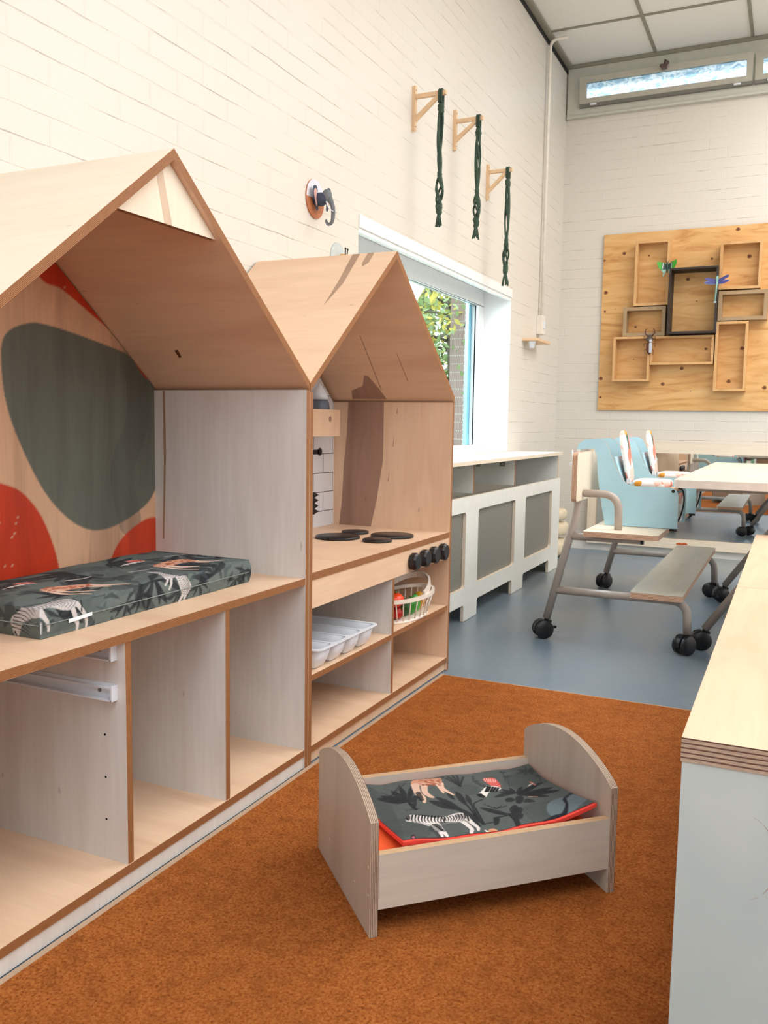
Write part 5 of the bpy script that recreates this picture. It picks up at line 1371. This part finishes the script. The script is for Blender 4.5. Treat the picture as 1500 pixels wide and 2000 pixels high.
# ================================================================== DISPLAY BOARD ON THE BACK WALL
bd = thing('display_board', 'knotty plywood board with box frames fixed on it on the back wall', 'display board', (-.4, BY, 1.184))
mb = MB(); mb.box((-1.513, BY-.02, 1.184), (1.35, BY-.001, 2.618), PINE, EDG, thin=1, grain='V')
for k, (x, z) in enumerate([(-1.346, 2.459), (-1.504, 2.412), (-1.483, 2.151), (-1.484, 1.998), (-1.496, 1.447), (-1.495, 1.291), (-0.995, 1.398), (-0.853, 1.523), (-0.667, 2.375), (-0.486, 2.587), (-1.149, 2.429), (-0.839, 2.225), (-0.764, 2.05), (-1.231, 1.863), (-0.677, 1.674), (-0.409, 1.673), (-0.495, 1.417), (-0.232, 1.367), (-0.778, 1.342), (-1.235, 1.602), (-0.393, 2.375), (-1.397, 2.014), (.1, 2.3), (.3, 1.6), (.7, 2.1), (1.0, 1.5)]):
    r_ = (.015, .010, .017, .010, .017, .010, .016, .015, .011, .016, .008, .015, .006, .011, .012, .017, .017, .017, .005, .005, .017, .004)[k % 22]
    for rr, m_, dy in ((r_, KNOT, .0003), (r_*.45, KNOTD, .0005)):
        mb.face([(x+rr*math.cos(t)*(1+.12*math.sin(3*t+k)), BY-.02-dy, z+rr*.9*math.sin(t)) for t in np.linspace(0, 2*math.pi, 15)[:-1]], m_)
mb.build('backing_board', bd)
def boxframe(x0, z0, x1, z1, d, w, m):
    yf = BY-.02-d
    mb = MB()
    mb.prism(rect(x0, z0, x1, z1), (0, yf, 0), X_, Z_, Y_, d, m, m, holes=[rect(x0+w, z0+w, x1-w, z1-w)])
    mb.build('box_frame', bd)
for a in ((-1.240, 2.020, -.972, 2.531, .10, .020, PINEB), (-.598, 2.118, -.298, 2.478, .10, .020, PINEB), (-.958, 1.784, -.598, 2.288, .19, .014, BOXBLK),
          (-1.315, 1.778, -.985, 2.011, .10, .028, PINEG), (-.594, 1.880, -.240, 2.106, .10, .028, PINEG), (-.601, 1.336, -.366, 1.872, .11, .020, PINEB),
          (-1.384, 1.416, -1.092, 1.776, .11, .018, PINEB), (-1.090, 1.548, -.610, 1.774, .10, .018, PINEB)): boxframe(*a)
# three insects
GW = plain('leaf_green', '3FA52B', 0.5); GT = plain('teal_paper', '8FBDB4', 0.5); GD = plain('dark_teal', '2C4A45', 0.6); PU = plain('violet_paper', '4C4A8E', 0.5); PB = plain('periwinkle', '7D95D6', 0.5); BR = plain('beetle_brown', '5A2E20', 0.5); BG = plain('beetle_grey', '5B4C47', 0.6); BS = plain('beetle_silver', 'C5CBD4', 0.4)
def wing(mb, pts, c, tilt, m, t=.003):
    """thin folded card leaf; tilt swings it out of the wall"""
    U_ = V3((math.cos(tilt), -abs(math.sin(tilt)), 0)) if tilt >= 0 else V3((math.cos(tilt), -abs(math.sin(tilt))*-1, 0))
    mb.prism([tuple(p) for p in pts], c, U_, Z_, U_.cross(Z_), t, m)
yb_ = BY-.02-.10-.012
bf = thing('butterfly', 'green card butterfly perched on the top left box frame', 'butterfly', (-.99, yb_, 2.30))
c = (-.985, yb_-.01, 2.30)
for s_ in (-1, 1):
    pts = [(s_*.008, .0), (s_*.012, .035), (s_*.040, .045), (s_*.078, .062 if s_ > 0 else .05), (s_*.082, .035), (s_*.062, -.010), (s_*.030, -.012)]
    if s_ < 0: pts = pts[::-1]
    mb = MB(); U_ = V3((1, -.45*s_, 0)); mb.prism(pts, c, U_, Z_, -Y_, .003, GW)
    mb.prism([(p[0]*.52, p[1]*.8) for p in pts], (c[0], c[1]-.0035, c[2]), U_, Z_, -Y_, .002, GD)
    mb.prism([(s_*.034, -.012), (s_*.040, .0), (s_*.036, .040), (s_*.030, .040)][::s_], (c[0], c[1]-.0056, c[2]), U_, Z_, -Y_, .001, BS)
    mb.build('fore_wing', bf)
    pts = [(s_*.006, .0), (s_*.052, -.002), (s_*.045, -.022), (s_*.030, -.034), (s_*.036, -.062), (s_*.026, -.060), (s_*.014, -.034)]
    if s_ < 0: pts = pts[::-1]
    mb = MB(); mb.prism(pts, (c[0], c[1]+.002, c[2]), U_, Z_, -Y_, .003, GT); mb.build('hind_wing', bf)
mb = MB(); mb.tube([(c[0], c[1]-.006, c[2]+.045), (c[0], c[1]-.010, c[2]+.01), (c[0], c[1]-.006, c[2]-.035)], [.006, .010, .004], GD, 12); mb.tube([(c[0], c[1]-.004, c[2]+.04), (c[0]-.015, c[1]-.01, c[2]+.062)], .0018, GD, 6); mb.tube([(c[0], c[1]-.004, c[2]+.04), (c[0]+.015, c[1]-.01, c[2]+.062)], .0018, GD, 6)
mb.tube([(c[0], c[1], c[2]), (c[0], yb_+.013, c[2])], .003, GD, 6)
mb.build('body', bf)
yd = BY-.02-.19-.01
c = (-.602, yd-.004, 2.16)
df = thing('dragonfly', 'violet and blue card dragonfly on the black box frame', 'dragonfly', c)
for s_ in (-1, 1):
    for dz_, L_, m_, ti in ((.012, .088, PU, .30 if s_ > 0 else .12), (-.006, .092, PB, .02 if s_ < 0 else .10)):
        pts = [(s_*.004, .006), (s_*.4*L_, .012+ti*.35*L_), (s_*.85*L_, .011+ti*L_), (s_*L_, .002+ti*L_), (s_*.85*L_, -.008+ti*L_), (s_*.4*L_, -.012+ti*.2*L_), (s_*.004, -.006)]
        sp_ = [tuple(p) for p in spline(pts, True, 5)]
        if s_ < 0: sp_ = sp_[::-1]
        mb = MB(); U_ = V3((1, -.25*s_, 0)); mb.prism(sp_, (c[0], c[1], c[2]+dz_), U_, Z_, -Y_, .0025, m_)
        mb.prism([(p[0]*.9+s_*.004, p[1]*.75) for p in sp_], (c[0], c[1]-.0027, c[2]+dz_), U_, Z_, -Y_, .0008, PU); mb.build('wing', df)
mb = MB(); mb.tube([(c[0], c[1]-.008, c[2]+.042), (c[0], c[1]-.012, c[2]+.02), (c[0], c[1]-.010, c[2]), (c[0]-.003, c[1]-.008, c[2]-.06), (c[0]-.008, c[1]-.006, c[2]-.145)], [.009, .011, .008, .006, .005], GT, 12); mb.ball((c[0]-.008, c[1]-.006, c[2]-.150), (.012, .004, .008), BS, 12)
mb.ball((c[0], c[1]-.008, c[2]+.046), .009, GD, 12); mb.tube([(c[0], c[1]-.008, c[2]), (c[0], yd+.011, c[2])], .003, GD, 6)
mb.build('body', df)
yt = BY-.02-.115
c = (-1.095, yt-.012, 1.705)
st = thing('stag_beetle', 'brown and silver card stag beetle where the two lower left frames meet', 'beetle', c)
mb = MB(); mb.ball((c[0], c[1], c[2]-.02), (.024, .012, .058), BR, 20); mb.tube([(c[0], c[1]+.005, c[2]), (c[0], yt+.016, c[2])], .004, BR, 6); mb.build('abdomen', st)
mb = MB(); mb.prism(rrect(.0, -.065, .022, .018, .009, 4), (c[0], c[1]-.012, c[2]), X_, Z_, -Y_, .003, BS); mb.prism(rrect(.0, .022, .022, .042, .006, 4), (c[0], c[1]-.014, c[2]), X_, Z_, -Y_, .003, BS); mb.build('wing_case', st)
mb = MB(); mb.ball((c[0], c[1], c[2]+.045), (.030, .014, .020), BG, 18); mb.ball((c[0], c[1], c[2]+.068), (.022, .012, .012), BG, 14); mb.build('head', st)
for s_ in (-1, 1):
    mb = MB(); mb.tube([tuple(p) for p in spline([(c[0]+s_*.016, c[1], c[2]+.072), (c[0]+s_*.036, c[1]-.004, c[2]+.092), (c[0]+s_*.034, c[1]-.006, c[2]+.118), (c[0]+s_*.022, c[1]-.004, c[2]+.124)], False)], [.0055-.003*k/24 for k in range(25)], BR, 8)
    mb.tube([(c[0]+s_*.035, c[1]-.005, c[2]+.104), (c[0]+s_*.022, c[1]-.005, c[2]+.100)], [.003, .001], BR, 6); mb.build('mandible', st)
    for z1, z2, z3, xo in ((.038, .050, .070, .045), (.010, .006, -.012, .046), (-.030, -.045, -.078, .034)):
        mb = MB(); mb.tube([(c[0]+s_*.018, c[1], c[2]+z1), (c[0]+s_*xo, c[1]-.008, c[2]+z2), (c[0]+s_*(xo-.004), c[1]+.002, c[2]+z3)], .0026, BR, 6); mb.build('leg', st)

# ================================================================== MIRROR
mr = thing('wall_mirror', 'long low mirror in pale wooden frame on the back wall', 'mirror', (-.3, BY, .062))
MXL, MXR = -1.557, 1.6
mb = MB(); mb.box((MXL+.03, BY-.045, .10), (MXR-.03, BY-.040, .88), MIRROR, thin=1); mb.build('mirror_glass', mr)
for nm, lo, hi in (('frame_rail', (MXL, BY-.06, .838), (MXR, BY-.001, .918)), ('frame_rail', (MXL, BY-.06, .062), (MXR, BY-.001, .140)), ('frame_stile', (MXL, BY-.06, .140), (MXL+.069, BY-.001, .838)), ('frame_stile', (MXR-.069, BY-.06, .140), (MXR, BY-.001, .838))):
    mb = MB(); mb.box(lo, hi, BIC, EDL, thin=1, grain='U' if nm == 'frame_rail' else 'V'); last = mb.build(nm, mr)
    if nm == 'frame_rail' and lo[2] < .1: low = last
mb = MB(); OR = plain('carrot_orange', 'C4561E', 0.5)
mb.prism([tuple(p) for p in spline([(-.825, .105), (-.80, .112), (-.78, .108), (-.765, .113), (-.74, .108), (-.738, .098), (-.765, .096), (-.79, .095), (-.82, .096)])], (0, BY-.0603, 0), X_, Z_, -Y_, .0006, OR)
mb.build('sticker', low)

# ================================================================== HIGH BENCH
HB_L = ['taupe tubular high bench on castors with plywood seat and foot board', 'high bench']
hb = thing('high_bench', HB_L[0], HB_L[1], (-.72, 4.95, 0))
def caster(parent, x, y, rz, brake=False):
    """twin wheel castor; local meshes, the castor is a part and its wheels are sub-parts"""
    zc = .0465; a = rz; D = V3((math.cos(a), math.sin(a), 0)); A = V3((-math.sin(a), math.cos(a), 0))
    cx, cy = x+D.x*.018, y+D.y*.018
    mb = MB()
    mb.tube([(x, y, .078), (x, y, .112)], .011, BLACK, 12)
    hood = []
    n_ = 14
    for k in range(n_+1):
        t = R(-10)+R(200)*k/n_; hood.append((.047*math.cos(t), .047*math.sin(t)))
    inner = [(.036*math.cos(R(-10)+R(200)*k/n_), .036*math.sin(R(-10)+R(200)*k/n_)) for k in range(n_, -1, -1)]
    mb.prism(hood+inner, (cx-A.x*.011, cy-A.y*.011, zc), D, Z_, A, .022, BLACK)
    if brake: mb.prism(rect(-.068, -.004, -.04, .008), (cx-A.x*.01, cy-A.y*.01, zc+.005), D, Z_, A, .02, BLACK)
    mb.prism(rrect(-.022, -.020, .022, .020, .006, 3), (x, y, .079), D, A, Z_, .012, BLACK)
    o = mb.build('caster', parent)
    for s_ in (-1, 1):
        mb = MB(); mb.lathe([(0, 0), (.010, 0), (.013, .001), (.036, .002), (.040, .001), (.0455, .004), (.0455, .018), (.043, .021), (0, .021)][::1], (cx+A.x*s_*.013, cy+A.y*s_*.013, zc), A*s_, BLACK, 32)
        mb.build('wheel', o)
    return o
r_t = .0195
for Yf in (4.20, 5.72):
    mb = MB(); mb.tube(bend([(-1.062, Yf, .10), (-.925, Yf, .665), (-.947, Yf, .935)], .09), r_t, TAUPE, 16); mb.build('rear_leg', hb)
    mb = MB(); mb.tube(bend([(-1.022, Yf, .245), (-.405, Yf, .245), (-.398, Yf, .095)], .085, 10), r_t, TAUPE, 16); mb.build('front_leg', hb)
    mb = MB(); mb.tube([(-.955, Yf, .516), (-.625, Yf, .516)], r_t*.92, TAUPE, 16); mb.build('seat_tube', hb)
    mb = MB(); mb.tube([(-.625, Yf, .516), (-.612, Yf, .516)], r_t*.95, BLACK, 16); mb.build('end_cap', hb)
    mb = MB(); mb.tube(bend([(-.900, Yf, .728), (-.735, Yf, .728), (-.733, Yf, .560)], .09, 10), r_t*.95, TAUPE, 16); mb.build('armrest', hb)
caster(hb, -1.062, 4.20, R(215), True); caster(hb, -1.062, 5.72, R(240)); caster(hb, -.398, 4.20, R(235)); caster(hb, -.398, 5.72, R(160))
def slat(name, x0, x1, z0, t, y0=4.06, y1=5.87, r=.02, face=BIC, parent=hb):
    mb = MB(); mb.prism(rrect(x0, y0, x1, y1, r), (0, 0, z0), X_, Y_, Z_, t, face, EDB); return mb.build(name, parent)
slat('seat', -.872, -.530, .5355, .0245)
FOOTB = birch('laminate_board', 'DAD6C8', 'C2C2B4', 0.6, 0.24)
slat('foot_board', -.645, -.412, .2665, .026, face=FOOTB)
mb = MB(); mb.prism(rrect(4.06, .695, 5.87, .925, .02), (-.930, 0, 0), Y_, Z_, X_, .024, BIC, EDB)
mb.build('backrest', hb)
mb = MB(); mb.box((-.962, 4.14, .86), (-.950, 4.30, .875), WPLAST, thin=0); mb.build('clip', hb)

# ---- child seat inserts
SHELL = [(-.981, .929), (-.974, .96), (-.94, .984), (-.872, .988), (-.845, .976), (-.825, .945), (-.786, .851), (-.747, .786), (-.727, .768), (-.693, .761), (-.525, .761), (-.497, .750), (-.485, .724), (-.484, .5625), (-.828, .5625), (-.845, .64), (-.862, .738), (-.872, .80), (-.880, .90), (-.895, .935), (-.940, .935), (-.962, .93)]
def insert(y0, lb):
    g = thing('child_seat_insert', lb, 'child seat', (-.72, y0+.16, .5625), group='light blue child seats on the high bench')
    for y in (y0, y0+.315):
        mb = MB(); mb.prism(SHELL, (0, y, 0), X_, Z_, Y_, .012, BLUEL, EDD); mb.build('side_panel', g)
    mb = MB(); mb.box((-.715, y0+.012, .735), (-.53, y0+.315, .745), BIR, EDL, thin=2); mb.build('seat_board', g)
    mb = MB(); mb.hexa([(-.745, y0+.012, .745), (-.745, y0+.315, .745), (-.795, y0+.315, .90), (-.795, y0+.012, .90)], [(-.755, y0+.012, .745), (-.755, y0+.315, .745), (-.805, y0+.315, .90), (-.805, y0+.012, .90)], BLUEL, BLUEL); mb.build('back_board', g)
    # cushions
    def cush(c, ax, ay, az, rx, ry, rz):
        mb = MB(); mb.ball((0, 0, 0), 1, ALLOVER, 40); vs = []
        for v in mb.v:
            p = [math.copysign(abs(q)**.55, q) for q in v]
            vs.append(tuple(V3(c)+ax*p[0]*rx+ay*p[1]*ry+az*p[2]*rz))
        mb.v = vs; return mb
    cush((-.630, y0+.163, .768), X_, Y_, Z_, .092, .140, .022).build('seat_cushion', g)
    d = V3((-.045, 0, .235)).normalized(); nn = V3((.235, 0, .045)).normalized()
    cush((-.760, y0+.150, .900), nn, Y_, d, .014, .085, .132).build('back_cushion', g)
    mb = MB(); mb.tube([(-.511, y0+.006, .743), (-.511, y0+.322, .743)], .011, plain('bar_wood', 'B08A6C', 0.5) if 'bar_wood' not in MATS else MATS['bar_wood'], 14); mb.tube([(-.511, y0-.001, .743), (-.511, y0+.004, .743)], .008, BLACK, 14); mb.build('front_bar', g)
    mb = MB(); mb.tube([tuple(p) for p in spline([(-.500, y0+.10, .752), (-.478, y0+.10, .742), (-.470, y0+.10, .69), (-.482, y0+.10, .62), (-.50, y0+.10, .58)], False)], .004, BLACK, 8)
    mb.prism(rect(0, 0, .03, .05), (-.506, y0+.085, .575), Y_, Z_, X_, .006, WPLAST); mb.build('strap', g)
    mb = MB(); mb.prism(rrect(0, 0, .09, .14, .02), (-.500, y0+.12, .585), Y_, Z_, X_, .014, ALLOVER); mb.build('crotch_pad', g)
    mb = MB(); mb.box((-.735, y0+.016, .770), (-.715, y0+.036, .795), WPLAST); mb.build('buckle', g)
    mb = MB(); mb.tube([(-.520, y0+.003, .556), (-.486, y0+.003, .556)], .006, BLACK, 8); mb.build('stopper', g)
    return g
insert(4.372, 'light blue child seat with patterned cushions, nearer one on the high bench')
insert(5.225, 'light blue child seat with patterned cushions, farther one on the high bench')

# ================================================================== TABLE
tb_ = thing('play_table', 'pale plywood table on slanted taupe legs beside the high bench', 'table', (.1, 5.1, 0))
mb = MB(); mb.prism(rrect(-.470, 4.01, .67, 6.24, .03), (0, 0, .785), X_, Y_, Z_, .035, BIC, plain('table_edge', 'E9DDD2', 0.45)); mb.build('table_top', tb_)
for Yf in (4.33, 5.60):
    for s_ in (-1, 1):
        cx = .10; xb = cx+s_*.432
        mb = MB(); mb.tube([(xb, Yf, .10), (cx+s_*-.02, Yf, .765)], r_t, TAUPE, 16) if s_ < 0 else mb.tube([(xb, Yf, .10), (cx+.06, Yf, .765)], r_t, TAUPE, 16)
        mb.build('leg', tb_)
        caster(tb_, xb, Yf, R(200) if s_ < 0 else R(-20))
    mb = MB(); mb.tube([(-.40, Yf, .768), (.60, Yf, .768)], .016, TAUPE, 12); mb.build('cross_tube', tb_)

# ================================================================== LOW CABINETS AT THE RIGHT
def cabinet(y0, y1, lb):
    x0, x1 = -.124, .42
    g = thing('low_cabinet', lb, 'cabinet', ((x0+x1)/2, (y0+y1)/2, 0), group='low plywood cabinets on the right')
    zf = .0076 if y1 < 3.3 else .0076
    mb = MB(); mb.box((x0, y0+.0005, .564), (x1, y1-.0005, .600), BIR, EDD, thin=2); mb.build('top_board', g)
    for y in (y0+.002, y1-.020):
        mb = MB(); mb.box((x0+.002, y, zf), (x1-.002, y+.018, .564), WASH, EDL, thin=1)
        if y == y0+.002 and y0 < 2:
            ring = []
            for k in range(30):
                a = R(-80)+R(160)*k/29; ring.append((-.028+.040*math.cos(a), .437+.062*math.sin(a)))
            for a, b in zip(ring, ring[1:]):
                if random.random() < .8: mb.face([(a[0], y-.0003, a[1]), (b[0], y-.0003, b[1]), (b[0]-.0008, y-.0003, b[1]), (a[0]-.0008, y-.0003, a[1])], STREAK)
        mb.build('end_panel', g)
    mb = MB(); mb.box((x0+.02, y0+.02, .04), (x1-.002, y1-.02, .058), BIR, EDL, thin=2); mb.build('bottom_board', g)
    mb = MB(); mb.box((x0+.002, y0+.0205, .058), (x0+.012, y1-.0205, .564), BIW, EDL, thin=0); mb.build('back_panel', g)
    mb = MB(); mb.box((x0+.02, (y0+y1)/2-.009, .058), (x1-.004, (y0+y1)/2+.009, .564), BIW, EDL, thin=1); mb.build('divider', g)
    mb = MB(); mb.box((x0+.012, y0+.0205, zf), (x0+.026, y1-.0205, .04), BIW, thin=0); mb.build('plinth', g)
    return g
cabinet(1.304, 2.653, 'low cabinet with whitewashed end panel in the right foreground')
cabinet(2.654, 4.020, 'low plywood cabinet behind the foreground one, its end near the table')

# ================================================================== THINGS THE MIRROR SHOWS
bs = thing('book_shelf', 'low open plywood book shelf reflected in the mirror', 'shelf', (-.3, -2.55, 0))
for nm, lo, hi in (('top_board', (-1.5, -2.75, .56), (1.5, -2.40, .58)), ('middle_board', (-1.48, -2.75, .26), (1.48, -2.40, .28)), ('bottom_board', (-1.48, -2.75, .03), (1.48, -2.40, .05)),
                   ('back_panel', (-1.48, -2.765, .0), (1.48, -2.75, .58)), ('side_panel', (-1.5, -2.765, 0), (-1.48, -2.40, .56)), ('side_panel', (1.48, -2.765, 0), (1.5, -2.40, .56))):
    mb = MB(); mb.box(lo, hi, BIR, EDG); mb.build(nm, bs)
bcols = ['F2EEE0', 'C9A27A', 'E7E2D2', '2F3A3C', 'B5483A', '86B48C', 'E8E6D8', '6FAF84', 'DCE6D8', '79B58E', 'E9EBDD', '4A4A48', 'D8D2C2', '6FA882']
mats_b = [plain('book_%d' % k, c_, 0.6) for k, c_ in enumerate(bcols)]
x = -1.40; k = 0
while x < 1.3 and k < 26:
    w = random.uniform(.03, .08); hgt = random.uniform(.16, .24)
    mb = MB(); mb.box((x, -2.70, .2805), (x+w, -2.44, .2805+hgt), mats_b[k % 14], thin=0)
    o = tag(mb.build('book', loc=(x+w/2, -2.57, .2805)), 'upright book among others in a row on the book shelf behind the viewer', 'book', 'books on the low shelf')
    x += w+.002; k += 1
    if k in (4, 9): x += .35
bn = thing('storage_crate', 'bright blue plastic crate on the carpet, seen only in the mirror', 'crate', (-.35, -1.0, .0078))
BLUEC = plain('crate_blue', '1A55C8', 0.35)
mb = MB(); mb.prism(rrect(-.62, -1.2, .35, -.75, .03), (0, 0, .0078), X_, Y_, Z_, .22, BLUEC, holes=[rrect(-.60, -1.18, .33, -.77, .02)]); mb.build('walls', bn)
mb = MB(); mb.prism(rrect(-.615, -1.195, .345, -.755, .03), (0, 0, .0082), X_, Y_, Z_, .006, BLUEC); mb.build('bottom', bn)

# ================================================================== OUTSIDE
GND = plain('outside_ground', '7E8A6C', 0.9, vary=0.2, sc=2)
mb = MB(); mb.prism(rect(-40, -20, WX-.28, 60), (0, 0, -.4), X_, Y_, Z_, .1, GND); struct(mb.build('ground'))
n = NT('outside_brick', 0.8)
bt = n.node('ShaderNodeTexBrick'); n.link(n.coord('UV'), bt.inputs['Vector']); bt.inputs['Scale'].default_value = 1
bt.inputs['Brick Width'].default_value = 0.22; bt.inputs['Row Height'].default_value = 0.065; bt.inputs['Mortar Size'].default_value = 0.008
bt.inputs['Color1'].default_value = (*lin('A8877C'), 1); bt.inputs['Color2'].default_value = (*lin('B8988C'), 1); bt.inputs['Mortar'].default_value = (*lin('DDD5CF'), 1)
n.base(bt.outputs['Color']); OBR = n.m
ob = MB(); ob.prism(rect(0, -.3, 1.35, 3.6), (-4.0-.2, 10.98, 0), (0, 1, 0), Z_, X_, .2, OBR)
tag(ob.build('garden_wall', loc=(-4.1, 11.6, -.3)), 'pinkish brick garden wall seen at the right edge of the window', 'wall')
FEN = plain('blue_fence', '8FAFC4', 0.7)
fe = thing('fence', 'pale blue board fence far behind the window', 'fence', (-7, 17.5, -.3))
for k in range(26):
    mb = MB(); mb.box((-9.5+k*.19, 17.6, -.3), (-9.5+k*.19+.165, 17.63, 1.25), FEN, thin=1); mb.build('board', fe)
mb = MB(); mb.box((-9.5, 17.63, .9), (-4.6, 17.67, 1.0), FEN, thin=1); mb.build('rail', fe)
BARK = plain('bark', '8A8272', 0.9, vary=0.3, sc=9)
LEAF = [plain('leaves_a', '93AB6B', 0.7, vary=.3, sc=3), plain('leaves_b', 'E0D36A', 0.7, vary=.2, sc=3), plain('leaves_c', 'AEC389', 0.7, vary=.3, sc=3)]
def tree(x, y, hgt, r_, seed, lb, nl=1500, ivy=False):
    rnd = random.Random(seed)
    t_ = thing('tree', lb, 'tree', (x, y, -.3), group='trees outside the window')
    mb = MB(); mb.tube([(x, y, -.3), (x+.08, y, hgt*.3), (x-.05, y+.05, hgt*.6), (x+.05, y, hgt)], [r_, r_*.85, r_*.6, r_*.2], BARK, 12); mb.build('trunk', t_)
    tips = []
    for k in range(22):
        a = rnd.uniform(0, 6.28); z0 = rnd.uniform(.18, .85)*hgt; L = rnd.uniform(.9, 1.9)
        p0 = V3((x, y, z0)); p1 = p0+V3((math.cos(a)*L*.5, math.sin(a)*L*.5, rnd.uniform(-.1, .4))); p2 = p0+V3((math.cos(a)*L, math.sin(a)*L, rnd.uniform(-.3, .7)))
        mb = MB(); mb.tube([p0, p1, p2], [r_*.25, r_*.14, .008], BARK, 7); mb.build('branch', t_); tips += [p1, p2, (p1+p2)/2]
    mb = MB()
    for k in range(nl):
        c = rnd.choice(tips)+V3((rnd.gauss(0, .32), rnd.gauss(0, .32), rnd.gauss(0, .28)))
        if ivy and rnd.random() < .5:
            a = rnd.uniform(0, 6.28); c = V3((x+math.cos(a)*r_*1.1, y+math.sin(a)*r_*1.1, rnd.uniform(0, hgt*.8)))
        s_ = rnd.uniform(.035, .07); a = V3((rnd.gauss(0, 1), rnd.gauss(0, 1), rnd.gauss(0, 1))).normalized(); b = a.orthogonal().normalized()
        m_ = LEAF[0] if c.z < 2 and rnd.random() < .6 else LEAF[rnd.choice((0, 1, 2, 2, 1) if c.z > 2.2 else (0, 2))]
        mb.face([c-a*s_, c+b*s_*.5, c+a*s_, c-b*s_*.5], m_)
    mb.build('foliage', t_)
tree(-4.55, 11.9, 5.0, .10, 1, 'leafy tree with yellow green crown nearest outside the window', 5200)
tree(-6.6, 15.7, 6.0, .22, 2, 'thick trunked tree wrapped in ivy near the fence outside', 4200, True)
tree(-7.6, 20.2, 6.0, .14, 3, 'tree farthest behind the fence outside the window', 2200)

for o in list(bpy.data.objects):
    if '_local' in o: del o['_local']
